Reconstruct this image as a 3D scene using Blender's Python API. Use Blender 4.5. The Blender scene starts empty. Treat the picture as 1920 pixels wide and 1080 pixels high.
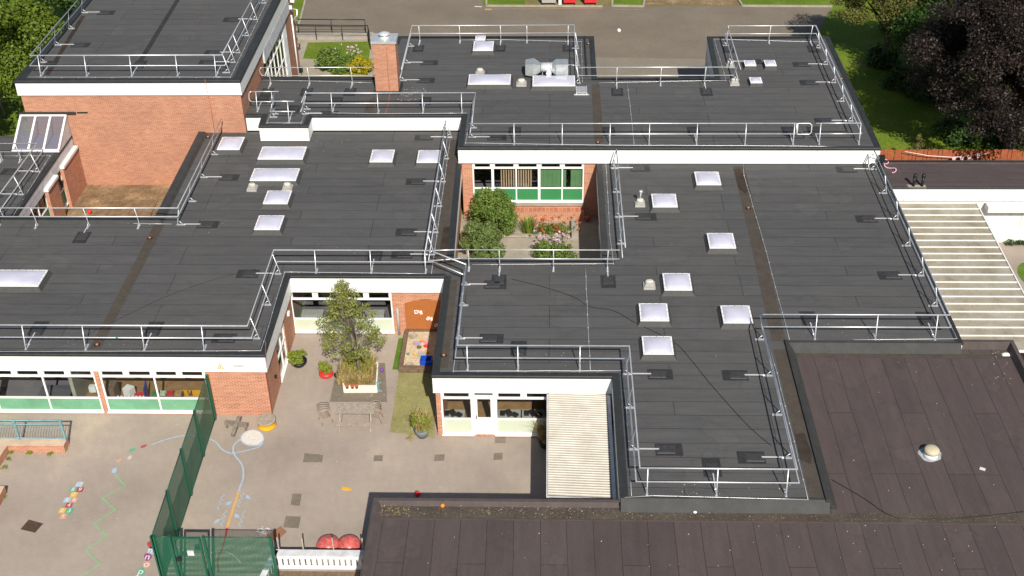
import bpy, math, random
from mathutils import Vector, Matrix
from math import sin, cos, pi, radians, sqrt
random.seed(7)
SC = bpy.context.scene
COL = SC.collection

# ------------------------------------------------------------------ camera
F, PITCH, YAW, ROLL, CH = 2286.208, 0.602975, -0.03719, -0.017912, 34.0
_f = Vector((sin(YAW)*cos(PITCH), cos(YAW)*cos(PITCH), -sin(PITCH)))
_r0 = Vector((cos(YAW), -sin(YAW), 0)); _u0 = _r0.cross(_f)
_r = _r0*cos(ROLL)+_u0*sin(ROLL); _u = _u0*cos(ROLL)-_r0*sin(ROLL)
cam = bpy.data.cameras.new('camera'); co = bpy.data.objects.new('camera', cam); COL.objects.link(co)
cam.sensor_width = 36; cam.lens = F/1920*36; cam.clip_start = 0.5; cam.clip_end = 2000
co.matrix_world = Matrix(((_r.x,_u.x,-_f.x,0),(_r.y,_u.y,-_f.y,0),(_r.z,_u.z,-_f.z,CH),(0,0,0,1)))
SC.camera = co

# ------------------------------------------------------------------ sky, sun, exposure
SUN = Vector((0.27, -1.12, 1.0)).normalized()
w = bpy.data.worlds.new('World'); SC.world = w; w.use_nodes = True
nt = w.node_tree; bg = nt.nodes['Background']
sky = nt.nodes.new('ShaderNodeTexSky'); sky.sky_type = 'NISHITA'; sky.sun_disc = False
sky.sun_elevation = math.asin(SUN.z); sky.sun_rotation = math.atan2(SUN.x, SUN.y)
nt.links.new(sky.outputs[0], bg.inputs[0]); bg.inputs[1].default_value = 0.065
sl = bpy.data.lights.new('sun', 'SUN'); so = bpy.data.objects.new('sun', sl); COL.objects.link(so)
sl.energy = 4.7; sl.angle = radians(0.5); sl.color = (1.0, 0.94, 0.83)
so.rotation_euler = (-SUN).to_track_quat('-Z', 'Y').to_euler()
so.location = (0, 0, 60)
SC.view_settings.view_transform = 'Standard'; SC.view_settings.look = 'None'
SC.view_settings.exposure = 0.35; SC.view_settings.gamma = 1

# ------------------------------------------------------------------ pixel -> place (1920 px photograph) at a real height / wall plane
def ray(px, py):
    a, b = (px-960)/F, -(py-540)/F
    return _r*a + _u*b + _f
def W(px, py, z):
    d = ray(px, py); t = (z-CH)/d.z
    return Vector((d.x*t, d.y*t, z))
def WY(px, py, y):
    d = ray(px, py); t = y/d.y
    return Vector((d.x*t, y, CH+d.z*t))
def WX(px, py, x):
    d = ray(px, py); t = x/d.x
    return Vector((x, d.y*t, CH+d.z*t))

# ------------------------------------------------------------------ materials
MATS = {}
def _base(name):
    m = bpy.data.materials.new(name); m.use_nodes = True
    n = m.node_tree.nodes; l = m.node_tree.links
    return m, n, l, n['Principled BSDF']
def pos(n, l, scale=(1,1,1), rot=None):
    g = n.new('ShaderNodeNewGeometry'); mp = n.new('ShaderNodeMapping'); mp.vector_type = 'POINT'
    mp.inputs['Scale'].default_value = scale
    if rot: mp.inputs['Rotation'].default_value = rot
    l.new(g.outputs['Position'], mp.inputs['Vector'])
    return mp.outputs[0]
def noise(n, l, vec, scale, detail=4, rough=.6):
    t = n.new('ShaderNodeTexNoise'); t.inputs['Scale'].default_value = scale
    t.inputs['Detail'].default_value = detail; t.inputs['Roughness'].default_value = rough
    if vec is not None: l.new(vec, t.inputs['Vector'])
    return t.outputs['Fac']
def ramp(n, l, fac, stops):
    r = n.new('ShaderNodeValToRGB'); e = r.color_ramp.elements
    while len(e) < len(stops): e.new(0.5)
    for k, (p, c) in enumerate(stops):
        e[k].position = p; e[k].color = (*c, 1) if len(c) == 3 else c
    l.new(fac, r.inputs[0]); return r.outputs[0]
def mixc(n, l, fac, a, b, mode='MIX'):
    m = n.new('ShaderNodeMix'); m.data_type = 'RGBA'; m.blend_type = mode
    for k, v in ((0, fac), (6, a), (7, b)):
        if isinstance(v, (int, float)): m.inputs[k].default_value = v
        elif isinstance(v, tuple): m.inputs[k].default_value = (*v, 1)
        else: l.new(v, m.inputs[k])
    return m.outputs[2]
def sc(c, k): return tuple(min(1, x*k) for x in c)
def bump(n, l, p, h, strength, dist=.02):
    b = n.new('ShaderNodeBump'); b.inputs['Strength'].default_value = strength; b.inputs['Distance'].default_value = dist
    l.new(h, b.inputs['Height']); l.new(b.outputs[0], p.inputs['Normal'])
def mat(name, c, rough=.6, metal=0, var=.12, scale=1.5, fine=0, b=0, spec=.4):
    if name in MATS: return MATS[name]
    m, n, l, p = _base(name); v = pos(n, l)
    f = noise(n, l, v, scale, 5)
    col = ramp(n, l, f, [(.3, sc(c, 1-var)), (.7, sc(c, 1+var))])
    if fine:
        f2 = noise(n, l, v, 30, 3)
        col = mixc(n, l, 1.0, col, ramp(n, l, f2, [(.3, (1-fine,)*3), (.7, (1, 1, 1))]), 'MULTIPLY')
        if b: bump(n, l, p, f2, b)
    l.new(col, p.inputs['Base Color'])
    p.inputs['Roughness'].default_value = rough; p.inputs['Metallic'].default_value = metal
    p.inputs['Specular IOR Level'].default_value = spec
    MATS[name] = m; return m
def felt(name, c, line, along='x', row=.80, length=8.5, stain=(.1, .1, .1), sa=.3, shift=(0, 0, 0)):
    m, n, l, p = _base(name)
    g = n.new('ShaderNodeNewGeometry'); mp = n.new('ShaderNodeMapping'); mp.vector_type = 'POINT'
    if along == 'y': mp.inputs['Rotation'].default_value = (0, 0, pi/2)
    mp.inputs['Location'].default_value = shift
    l.new(g.outputs['Position'], mp.inputs['Vector'])
    # gently wandering laps
    nz = n.new('ShaderNodeTexNoise'); nz.inputs['Scale'].default_value = .35; nz.inputs['Detail'].default_value = 2
    l.new(mp.outputs[0], nz.inputs['Vector'])
    s1 = n.new('ShaderNodeVectorMath'); s1.operation = 'SUBTRACT'; s1.inputs[1].default_value = (.5, .5, .5); l.new(nz.outputs['Color'], s1.inputs[0])
    s2 = n.new('ShaderNodeVectorMath'); s2.operation = 'SCALE'; s2.inputs['Scale'].default_value = .16; l.new(s1.outputs[0], s2.inputs[0])
    s3 = n.new('ShaderNodeVectorMath'); s3.operation = 'ADD'; l.new(mp.outputs[0], s3.inputs[0]); l.new(s2.outputs[0], s3.inputs[1])
    br = n.new('ShaderNodeTexBrick'); l.new(s3.outputs[0], br.inputs['Vector'])
    br.inputs['Scale'].default_value = 1; br.inputs['Brick Width'].default_value = length; br.inputs['Row Height'].default_value = row
    br.inputs['Mortar Size'].default_value = .019; br.inputs['Mortar Smooth'].default_value = .6
    br.offset = .43; br.offset_frequency = 3
    br.inputs['Color1'].default_value = (*sc(c, .93), 1); br.inputs['Color2'].default_value = (*sc(c, 1.07), 1)
    br.inputs['Mortar'].default_value = (*line, 1)
    v = g.outputs['Position']
    big = noise(n, l, v, .22, 6, .62)
    col = mixc(n, l, ramp(n, l, big, [(.5, (0, 0, 0)), (.75, (sa,)*3)]), br.outputs['Color'], stain)
    pond = noise(n, l, v, .42, 3, .5)
    col = mixc(n, l, 1.0, col, ramp(n, l, pond, [(.30, (1.08,)*3), (.385, (1.05,)*3), (.40, (.92,)*3), (.43, (1, 1, 1)), (.62, (1, 1, 1)), (.64, (.94,)*3), (.70, (1.04,)*3)]), 'MULTIPLY')
    mp2 = n.new('ShaderNodeMapping'); mp2.inputs['Scale'].default_value = (.5, 3, 1) if along == 'x' else (3, .5, 1)
    l.new(v, mp2.inputs['Vector'])
    st = noise(n, l, mp2.outputs[0], 1.2, 5)
    col = mixc(n, l, 1.0, col, ramp(n, l, st, [(.3, (.86,)*3), (.7, (1.08,)*3)]), 'MULTIPLY')
    fi = noise(n, l, v, 45, 2)
    col = mixc(n, l, 1.0, col, ramp(n, l, fi, [(.3, (.8,)*3), (.72, (1.15,)*3)]), 'MULTIPLY')
    l.new(col, p.inputs['Base Color']); p.inputs['Roughness'].default_value = .75; p.inputs['Specular IOR Level'].default_value = .3
    bump(n, l, p, fi, .35, .01)
    MATS[name] = m; return m
def brick(name, c1, c2, mortar, bw=.225, rh=.075, ms=.008, wear=True):
    m, n, l, p = _base(name)
    g = n.new('ShaderNodeNewGeometry'); sp = n.new('ShaderNodeSeparateXYZ'); l.new(g.outputs['Position'], sp.inputs[0])
    sn = n.new('ShaderNodeSeparateXYZ'); l.new(g.outputs['True Normal'], sn.inputs[0])
    ab = n.new('ShaderNodeMath'); ab.operation = 'ABSOLUTE'; l.new(sn.outputs[0], ab.inputs[0])
    gt = n.new('ShaderNodeMath'); gt.operation = 'GREATER_THAN'; gt.inputs[1].default_value = .6; l.new(ab.outputs[0], gt.inputs[0])
    mx = n.new('ShaderNodeMix'); l.new(gt.outputs[0], mx.inputs[0]); l.new(sp.outputs[0], mx.inputs[2]); l.new(sp.outputs[1], mx.inputs[3])
    cb = n.new('ShaderNodeCombineXYZ'); l.new(mx.outputs[0], cb.inputs[0]); l.new(sp.outputs[2], cb.inputs[1])
    br = n.new('ShaderNodeTexBrick'); l.new(cb.outputs[0], br.inputs['Vector'])
    br.inputs['Scale'].default_value = 1; br.inputs['Brick Width'].default_value = bw; br.inputs['Row Height'].default_value = rh
    br.inputs['Mortar Size'].default_value = ms; br.inputs['Bias'].default_value = -.1
    br.inputs['Color1'].default_value = (*c1, 1); br.inputs['Color2'].default_value = (*c2, 1); br.inputs['Mortar'].default_value = (*mortar, 1)
    v = g.outputs['Position']
    f = noise(n, l, v, .7, 6, .65)
    col = mixc(n, l, 1.0, br.outputs['Color'], ramp(n, l, f, [(.3, (.88, .88, .90)), (.7, (1.08, 1.07, 1.05))] if wear else [(.3, (.92, .92, .90)), (.6, (1, 1, 1))]), 'MULTIPLY')
    if not wear:
        mv = n.new('ShaderNodeMapping'); mv.inputs['Scale'].default_value = (9, 9, .35); l.new(v, mv.inputs['Vector']); fv = noise(n, l, mv.outputs[0], 1.0, 3)
        col = mixc(n, l, 1.0, col, ramp(n, l, fv, [(.28, (.86, .85, .82)), (.42, (1, 1, 1))]), 'MULTIPLY'); l.new(col, p.inputs['Base Color']); p.inputs['Roughness'].default_value = .5; MATS[name] = m; return m
    mp = n.new('ShaderNodeMapping'); mp.inputs['Scale'].default_value = (1, 1, 6); l.new(v, mp.inputs['Vector'])
    f2 = noise(n, l, mp.outputs[0], 2.2, 3)
    col = mixc(n, l, 1.0, col, ramp(n, l, f2, [(.35, (.85, .82, .82)), (.6, (1, 1, 1))]), 'MULTIPLY')
    l.new(col, p.inputs['Base Color']); p.inputs['Roughness'].default_value = .85; p.inputs['Specular IOR Level'].default_value = .2
    MATS[name] = m; return m
def ground_mat(name, stops, s1=.25, s2=6, s3=60, rough=.9, fine=.18, spots=None, b=.3):
    m, n, l, p = _base(name); v = pos(n, l)
    f = noise(n, l, v, s1, 8, .62)
    col = ramp(n, l, f, stops)
    f2 = noise(n, l, v, s2, 5, .7)
    col = mixc(n, l, 1.0, col, ramp(n, l, f2, [(.3, (1-fine,)*3), (.7, (1+fine*.6,)*3)]), 'MULTIPLY')
    f3 = noise(n, l, v, s3, 2)
    col = mixc(n, l, 1.0, col, ramp(n, l, f3, [(.3, (1-fine,)*3), (.7, (1+fine*.6,)*3)]), 'MULTIPLY')
    if spots:
        vo = noise(n, l, v, spots[1], 3, .5)
        col = mixc(n, l, ramp(n, l, vo, [(spots[2], (0, 0, 0)), (spots[2]+.05, (1, 1, 1))]), col, spots[0])
    l.new(col, p.inputs['Base Color']); p.inputs['Roughness'].default_value = rough; p.inputs['Specular IOR Level'].default_value = .2
    bump(n, l, p, f3, b, .02)
    MATS[name] = m; return m
def leafm(name, c1, c2, c3, tr=.25, s=2.2):
    m, n, l, p = _base(name); v = pos(n, l)
    f = noise(n, l, v, s, 3); f2 = noise(n, l, v, 17, 2)
    a = ramp(n, l, f, [(.35, c1), (.62, c2)])
    col = mixc(n, l, ramp(n, l, f2, [(.5, (0, 0, 0)), (.68, (1, 1, 1))]), a, c3)
    l.new(col, p.inputs['Base Color']); p.inputs['Roughness'].default_value = .55; p.inputs['Specular IOR Level'].default_value = .35
    t = n.new('ShaderNodeBsdfTranslucent'); l.new(col, t.inputs[0]); mx = n.new('ShaderNodeMixShader'); mx.inputs[0].default_value = tr
    l.new(p.outputs[0], mx.inputs[1]); l.new(t.outputs[0], mx.inputs[2]); l.new(mx.outputs[0], n['Material Output'].inputs[0])
    MATS[name] = m; return m
def glassm(name, tint, keep):
    m, n, l, p = _base(name)
    t = n.new('ShaderNodeBsdfTransparent'); t.inputs[0].default_value = (*tint, 1)
    g = n.new('ShaderNodeBsdfGlossy'); g.inputs['Roughness'].default_value = .03
    fr = n.new('ShaderNodeLayerWeight'); fr.inputs[0].default_value = .5
    pw = n.new('ShaderNodeMath'); pw.operation = 'POWER'; pw.inputs[1].default_value = 4.5; l.new(fr.outputs['Facing'], pw.inputs[0])
    mr = n.new('ShaderNodeMath'); mr.operation = 'MULTIPLY_ADD'; mr.inputs[1].default_value = .8; mr.inputs[2].default_value = keep
    l.new(pw.outputs[0], mr.inputs[0])
    mx = n.new('ShaderNodeMixShader'); l.new(mr.outputs[0], mx.inputs[0]); l.new(t.outputs[0], mx.inputs[1]); l.new(g.outputs[0], mx.inputs[2])
    l.new(mx.outputs[0], n['Material Output'].inputs[0]); MATS[name] = m; return m

M_FELT = felt('roof_felt_grey', (.084, .083, .084), (.024, .025, .026), 'x', stain=(.105, .098, .092), sa=.5)
M_BROWN = felt('roof_felt_brown', (.081, .062, .061), (.036, .027, .026), 'y', row=.93, length=8, stain=(.092, .076, .068), sa=.5, shift=(1.2, .28, 0))
M_EDGE = mat('roof_edge_felt', (.030, .033, .034), .6, var=.25, scale=3, fine=.3)
M_KERB = mat('roof_kerb_felt', (.045, .045, .045), .7, var=.2, scale=2, fine=.3)
M_KERBB = mat('roof_kerb_brown', (.088, .068, .065), .8, var=.2, scale=2, fine=.3)
M_GUT = ground_mat('gutter_felt', [(.3, (.062, .052, .044)), (.7, (.085, .072, .060))], 1.5, 8, 60)
M_DAMP = ground_mat('damp_silt', [(.35, (.030, .022, .018)), (.65, (.055, .042, .034))], 1.2, 8, 50)
M_LITTER = ground_mat('leaf_litter_strip', [(.3, (.060, .048, .042)), (.7, (.095, .078, .062))], .9, 5, 40, spots=((.16, .125, .08), 14, .6))
M_PATCH = mat('felt_patch', (.032, .032, .033), .7, var=.3, scale=4, fine=.3)
M_RUB = mat('rubber_weight', (.050, .050, .052), .55, var=.25, scale=8, fine=.3)
M_GALV = mat('galvanised_steel', (.67, .69, .72), .40, 0.6, var=.12, scale=6)
M_GALVD = mat('galvanised_duct', (.50, .53, .53), .42, 0.6, var=.15, scale=3)
M_ALU = mat('bright_aluminium', (.82, .82, .84), .35, .5, var=.06)
M_WHITE = brick('white_board', (.79, .79, .78), (.75, .75, .74), (.52, .52, .51), 3.05, 40, .010, False)
M_UPVC = mat('white_frame', (.82, .82, .81), .35, var=.02)
M_SOIL = mat('weathered_white', (.60, .61, .63), .6, var=.18, scale=2.5, fine=.12)
M_BRICK = brick('orange_brick', (.475, .205, .120), (.37, .150, .09), (.52, .38, .28))
M_BRICKD = brick('red_brick', (.53, .215, .125), (.42, .16, .095), (.60, .46, .34))
M_GLASS = glassm('window_glass', (.82, .86, .85), .06)
M_GREENP = mat('green_panel', (.045, .23, .085), .4, var=.06)
M_MINT = mat('faded_green_panel', (.155, .36, .22), .5, var=.16, scale=1.6, fine=.08)
M_SAGE = mat('sage_panel', (.53, .58, .46), .5, var=.05)
M_DOMEF = mat('dome_frame', (.80, .79, .80), .4, var=.04)
M_CAPG = mat('pale_grey_plastic', (.42, .41, .39), .6, var=.12, scale=8, fine=.15)
M_BLACK = mat('black_paint', (.012, .013, .015), .45)
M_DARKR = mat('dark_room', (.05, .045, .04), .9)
M_CREAM = mat('cream_plaster', (.35, .32, .27), .9)
M_WOODF = mat('room_floor', (.30, .17, .08), .5, var=.2, scale=3)
M_GREYF = mat('room_carpet', (.16, .15, .17), .9, var=.1)
M_TIMBER = mat('weathered_timber', (.36, .31, .25), .8, var=.25, scale=7, fine=.2)
M_TIMBD = mat('old_sleeper', (.17, .115, .075), .85, var=.3, scale=6, fine=.25)
M_CEDAR = mat('orange_stained_boards', (.32, .085, .030), .7, var=.25, scale=5, fine=.2)
M_STONE = mat('concrete_stone', (.36, .32, .27), .9, var=.15, scale=2, fine=.2)
M_TEAL = mat('teal_paint', (.16, .30, .33), .5, var=.25, scale=5)
M_GRN = mat('green_steel', (.010, .095, .052), .45, var=.1)
M_RED = mat('red_plastic', (.60, .03, .035), .4, var=.12, scale=4)
M_REDB = mat('red_bin', (.58, .035, .04), .45, var=.06)
M_YEL = mat('yellow_plastic', (.75, .38, .02), .45, var=.06)
M_BLUE = mat('blue_plastic', (.01, .06, .42), .4, var=.06)
M_ORANGE = mat('orange_rubber', (.80, .22, .02), .5)
M_PURP = mat('purple_plastic', (.16, .05, .35), .5)
M_TERRA = mat('terracotta', (.42, .13, .06), .8)
M_BARK = mat('grey_bark', (.22, .185, .15), .9, var=.3, scale=9, fine=.3)
M_BARKD = mat('dark_bark', (.09, .07, .055), .9, var=.3, scale=9, fine=.3)
M_WOODCHIP = ground_mat('sand_and_chips', [(.3, (.50, .38, .25)), (.7, (.66, .56, .42))], 4, 12, 30, spots=((.30, .18, .10), 16, .62))
M_PLAY = ground_mat('playground_tarmac', [(.3, (.282, .236, .202)), (.47, (.342, .286, .243)), (.6, (.372, .312, .262)), (.72, (.45, .372, .295))], .22, 3.5, 50, fine=.08)
M_ROAD = ground_mat('car_park_tarmac', [(.3, (.165, .138, .108)), (.7, (.215, .180, .142))], .3, 4, 50, fine=.1)
M_ROAD2 = ground_mat('paler_tarmac', [(.3, (.205, .180, .145)), (.7, (.245, .215, .175))], .5, 4, 50, fine=.1)
M_TPATCH = ground_mat('tarmac_repair', [(.3, (.165, .140, .110)), (.7, (.22, .185, .148))], 1.5, 6, 50, fine=.12)
M_GRASS = ground_mat('lawn', [(.28, (.095, .155, .010)), (.5, (.135, .205, .016)), (.72, (.21, .24, .04))], .35, 5, 34, fine=.35, b=1)
M_DRYG = ground_mat('dry_grass', [(.3, (.16, .15, .05)), (.7, (.28, .22, .09))], .8, 6, 40, fine=.3, b=.8)
M_TURF = ground_mat('artificial_turf', [(.35, (.24, .225, .085)), (.6, (.31, .285, .125)), (.8, (.42, .355, .20))], .8, 8, 50, fine=.2, spots=((.55, .48, .36), 11, .68))
M_TURFG = ground_mat('fresh_turf', [(.3, (.075, .15, .015)), (.7, (.13, .22, .03))], 2, 9, 50, fine=.3)
M_EARTH = ground_mat('dry_earth', [(.3, (.16, .105, .058)), (.5, (.26, .175, .10)), (.7, (.42, .29, .17))], .9, 5, 30, fine=.35, b=1)
M_PAVE = ground_mat('concrete_path', [(.3, (.30, .265, .21)), (.7, (.40, .35, .275))], .8, 6, 50, fine=.14)
M_SKYDOME = None
L_MAPLE = leafm('maple_leaves', (.062, .105, .008), (.125, .185, .016), (.21, .25, .03))
L_SYC = leafm('yellow_green_leaves', (.075, .085, .016), (.145, .15, .035), (.20, .18, .05))
L_BEECH = leafm('copper_beech_leaves', (.013, .008, .008), (.024, .015, .014), (.050, .038, .023), .12)
L_SHRUB = leafm('shrub_leaves', (.08, .15, .022), (.14, .22, .035), (.24, .28, .07))
L_DARK = leafm('dark_shrub_leaves', (.020, .055, .010), (.04, .09, .015), (.08, .14, .025))
L_COURT = leafm('courtyard_tree_leaves', (.14, .18, .025), (.24, .28, .05), (.28, .22, .13))
L_DRY = leafm('dry_stems', (.38, .27, .10), (.50, .38, .17), (.24, .22, .05), s=3)
L_LIME = leafm('lime_leaves', (.15, .22, .02), (.24, .30, .03), (.30, .28, .05))
L_YELF = leafm('yellow_flower_leaves', (.20, .20, .01), (.42, .34, .01), (.62, .45, .01), s=5)
L_REDF = leafm('orange_red_flowers', (.50, .09, .02), (.60, .14, .03), (.30, .12, .03), s=5)
L_PINK = leafm('pale_pink_flowers', (.62, .42, .52), (.72, .55, .62), (.55, .30, .42), s=5)
# translucent domes
def domem():
    m, n, l, p = _base('opal_dome')
    p.inputs['Base Color'].default_value = (.5, .5, .6, 1); p.inputs['Roughness'].default_value = .22
    p.inputs['Specular IOR Level'].default_value = .5
    v = pos(n, l); f = noise(n, l, v, 1.6, 4)
    l.new(ramp(n, l, f, [(.3, (.47, .47, .57)), (.7, (.56, .56, .66))]), p.inputs['Base Color'])
    MATS['opal_dome'] = m; return m
M_DOME = domem()
M_CAPR = mat('rusty_cap', (.30, .20, .20), .6)
M_UPST = mat('upstand_felt', (.060, .062, .060), .7, var=.15, scale=5, fine=.3)
def meshm(name, tv, th_):   # welded mesh fence: gaps between the wires
    m, n, l, p = _base(name)
    p.inputs['Base Color'].default_value = (.010, .125, .068, 1)
    g = n.new('ShaderNodeNewGeometry'); s = n.new('ShaderNodeSeparateXYZ'); l.new(g.outputs['Position'], s.inputs[0])
    ad = n.new('ShaderNodeMath'); ad.operation = 'ADD'; l.new(s.outputs[0], ad.inputs[0]); l.new(s.outputs[1], ad.inputs[1])
    outs = []
    for src, per, th in ((ad.outputs[0], .05, tv), (s.outputs[2], .05, th_)):
        d = n.new('ShaderNodeMath'); d.operation = 'DIVIDE'; d.inputs[1].default_value = per; l.new(src, d.inputs[0])
        fr = n.new('ShaderNodeMath'); fr.operation = 'FRACT'; l.new(d.outputs[0], fr.inputs[0])
        c = n.new('ShaderNodeMath'); c.operation = 'LESS_THAN'; c.inputs[1].default_value = th; l.new(fr.outputs[0], c.inputs[0]); outs.append(c.outputs[0])
    mx = n.new('ShaderNodeMath'); mx.operation = 'MAXIMUM'; l.new(outs[0], mx.inputs[0]); l.new(outs[1], mx.inputs[1])
    l.new(mx.outputs[0], p.inputs['Alpha']); return m
M_MESH = meshm('green_weld_mesh', .28, .34); M_MESHD = meshm('green_dense_mesh', .58, .62)

# ------------------------------------------------------------------ mesh helpers
OFF = {}
class MB:
    def __init__(s): s.v = []; s.f = []; s.sm = []
    def poly(s, pts, smooth=False):
        k = len(s.v); s.v += [Vector(p) for p in pts]; s.f.append(tuple(range(k, k+len(pts)))); s.sm.append(smooth)
    def box(s, x0, x1, y0, y1, z0, z1):
        s.hexa([(x0, y0, z0), (x1, y0, z0), (x1, y1, z0), (x0, y1, z0), (x0, y0, z1), (x1, y0, z1), (x1, y1, z1), (x0, y1, z1)])
        return s
    def hexa(s, p):
        k = len(s.v); s.v += [Vector(q) for q in p]
        for f in ((3,2,1,0), (4,5,6,7), (0,1,5,4), (1,2,6,5), (2,3,7,6), (3,0,4,7)):
            s.f.append(tuple(k+i for i in f)); s.sm.append(False)
        return s
    def cbox(s, c, sx, sy, sz, rz=0, tilt=0):   # centre of the base, sizes, turn
        c = Vector(c); R = Matrix.Rotation(rz, 3, 'Z') @ Matrix.Rotation(tilt, 3, 'X')
        P = [c+R @ Vector((a*sx/2, b*sy/2, d*sz)) for d in (0, 1) for a, b in ((-1,-1), (1,-1), (1,1), (-1,1))]
        return s.hexa(P)
    def bar(s, a, b, wd, h):    # beam between two points
        a, b = Vector(a), Vector(b); d = (b-a).normalized()
        up = Vector((0, 0, 1)) if abs(d.z) < .95 else Vector((0, 1, 0))
        sd = d.cross(up).normalized()*wd/2; up = sd.cross(d).normalized()*h/2
        return s.hexa([a-sd-up, b-sd-up, b+sd-up, a+sd-up, a-sd+up, b-sd+up, b+sd+up, a+sd+up])
    def tube(s, pts, r, n=6, closed=False, r2=None, cap=True):
        pts = [Vector(p) for p in pts]; N = len(pts); base = len(s.v); prev = None
        for i, p in enumerate(pts):
            if closed: d = pts[(i+1) % N]-pts[i-1]
            else: d = pts[min(i+1, N-1)]-pts[max(i-1, 0)]
            if d.length < 1e-9: d = Vector((0, 0, 1))
            d.normalize()
            ref = prev if prev is not None else (Vector((0, 0, 1)) if abs(d.z) < .9 else Vector((1, 0, 0)))
            a = (ref-d*ref.dot(d))
            if a.length < 1e-6: a = d.orthogonal()
            a.normalize(); prev = a; b = d.cross(a)
            rr = r if r2 is None else r+(r2-r)*i/max(1, N-1)
            k = 1.0
            if 0 < i < N-1:
                c = (pts[i]-pts[i-1]).normalized().dot((pts[i+1]-pts[i]).normalized()); k = min(1.5, 1/max(.5, sqrt(max(0.01, (1+c)/2))))
            for j in range(n):
                t = 2*pi*j/n; s.v.append(p+(a*cos(t)+b*sin(t))*rr*k)
        for i in range(N if closed else N-1):
            for j in range(n):
                i2 = (i+1) % N
                s.f.append((base+i*n+j, base+i*n+(j+1) % n, base+i2*n+(j+1) % n, base+i2*n+j)); s.sm.append(True)
        if cap and not closed:
            s.f.append(tuple(base+j for j in range(n))[::-1]); s.sm.append(False)
            s.f.append(tuple(base+(N-1)*n+j for j in range(n))); s.sm.append(False)
        return s
    def lathe(s, prof, c, n=16, sx=1, sy=1, smooth=True):
        c = Vector(c); base = len(s.v)
        for r, z in prof:
            for j in range(n):
                t = 2*pi*j/n; s.v.append(c+Vector((r*cos(t)*sx, r*sin(t)*sy, z)))
        for i in range(len(prof)-1):
            for j in range(n):
                s.f.append((base+i*n+j, base+i*n+(j+1) % n, base+(i+1)*n+(j+1) % n, base+(i+1)*n+j)); s.sm.append(smooth)
        s.f.append(tuple(base+j for j in range(n))[::-1]); s.sm.append(False)
        s.f.append(tuple(base+(len(prof)-1)*n+j for j in range(n))); s.sm.append(False)
        return s
    def prism(s, poly, z0, z1):
        A = sum(poly[i-1][0]*poly[i][1]-poly[i][0]*poly[i-1][1] for i in range(len(poly)))
        if A < 0: poly = poly[::-1]
        n = len(poly); k = len(s.v)
        s.v += [Vector((p[0], p[1], z0)) for p in poly]+[Vector((p[0], p[1], z1)) for p in poly]
        s.f.append(tuple(k+i for i in range(n))[::-1]); s.f.append(tuple(k+n+i for i in range(n))); s.sm += [False, False]
        for i in range(n):
            j = (i+1) % n; s.f.append((k+i, k+j, k+n+j, k+n+i)); s.sm.append(False)
        return s
    def sheet(s, poly, z):
        A = sum(poly[i-1][0]*poly[i][1]-poly[i][0]*poly[i-1][1] for i in range(len(poly)))
        if A < 0: poly = poly[::-1]
        s.poly([(p[0], p[1], z) for p in poly]); return s
    def ribbon(s, pts, wd, z):
        pts = [Vector((p[0], p[1], 0)) for p in pts]; L = []; R = []
        for i, p in enumerate(pts):
            d0 = (p-pts[i-1]).normalized() if i else None
            d1 = (pts[i+1]-p).normalized() if i < len(pts)-1 else None
            d = ((d0 or d1)+(d1 or d0)).normalized(); nn = Vector((-d.y, d.x, 0))
            k = 1/max(.4, abs(nn.dot(Vector((-(d0 or d1).y, (d0 or d1).x, 0)))))
            L.append(p+nn*wd/2*k); R.append(p-nn*wd/2*k)
        for i in range(len(pts)-1):
            s.poly([(q.x, q.y, z) for q in (R[i], R[i+1], L[i+1], L[i])])
        return s
    def sweep(s, pts, prof, closed=False):   # pts 2D travelling with the outside on the right; prof of (outward, z)
        pts = [Vector((p[0], p[1])) for p in pts]; N = len(pts); base = len(s.v); K = len(prof)
        for i, p in enumerate(pts):
            d0 = (p-pts[i-1]).normalized() if (i or closed) else None
            d1 = (pts[(i+1) % N]-p).normalized() if (i < N-1 or closed) else None
            n0 = Vector(((d0 or d1).y, -(d0 or d1).x)); n1 = Vector(((d1 or d0).y, -(d1 or d0).x))
            m = (n0+n1).normalized(); m = m/max(.3, m.dot(n0))
            for o, z in prof: s.v.append(Vector((p.x+m.x*o, p.y+m.y*o, z)))
        for i in range(N if closed else N-1):
            i2 = (i+1) % N
            for j in range(K-1):
                s.f.append((base+i*K+j, base+i2*K+j, base+i2*K+j+1, base+i*K+j+1)); s.sm.append(False)
        if not closed and K > 2:
            s.f.append(tuple(base+j for j in range(K))); s.sm.append(False)
            s.f.append(tuple(base+(N-1)*K+j for j in range(K))[::-1]); s.sm.append(False)
        return s
    def dome(s, c, sx, sy, h, n=12, rz=0):   # cushion shape over a rectangle
        c = Vector(c); R = Matrix.Rotation(rz, 3, 'Z'); base = len(s.v)
        for i in range(n+1):
            for j in range(n+1):
                a = -1+2*i/n; b = -1+2*j/n
                s.v.append(c+R @ Vector((a*sx/2, b*sy/2, h*((1-a*a)*(1-b*b))**.5 if abs(a) < 1 and abs(b) < 1 else 0)))
        for i in range(n):
            for j in range(n):
                k = base+i*(n+1)+j; s.f.append((k, k+n+1, k+n+2, k+1)); s.sm.append(True)
        return s
    def build(s, name, m, parent=None, **kw):
        me = bpy.data.meshes.new(name)
        if parent is not None: o0 = OFF[parent]
        else:
            xs = [v.x for v in s.v]; ys = [v.y for v in s.v]; zs = [v.z for v in s.v]
            o0 = Vector(((min(xs)+max(xs))/2, (min(ys)+max(ys))/2, min(zs)))
        me.from_pydata([tuple(v-o0) for v in s.v], [], s.f)
        me.polygons.foreach_set('use_smooth', s.sm); me.materials.append(m); me.update()
        o = bpy.data.objects.new(name, me); COL.objects.link(o); OFF[o] = o0
        if parent is not None: o.parent = parent
        else: o.location = o0
        for k, v in kw.items(): o[k] = v
        return o
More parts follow.
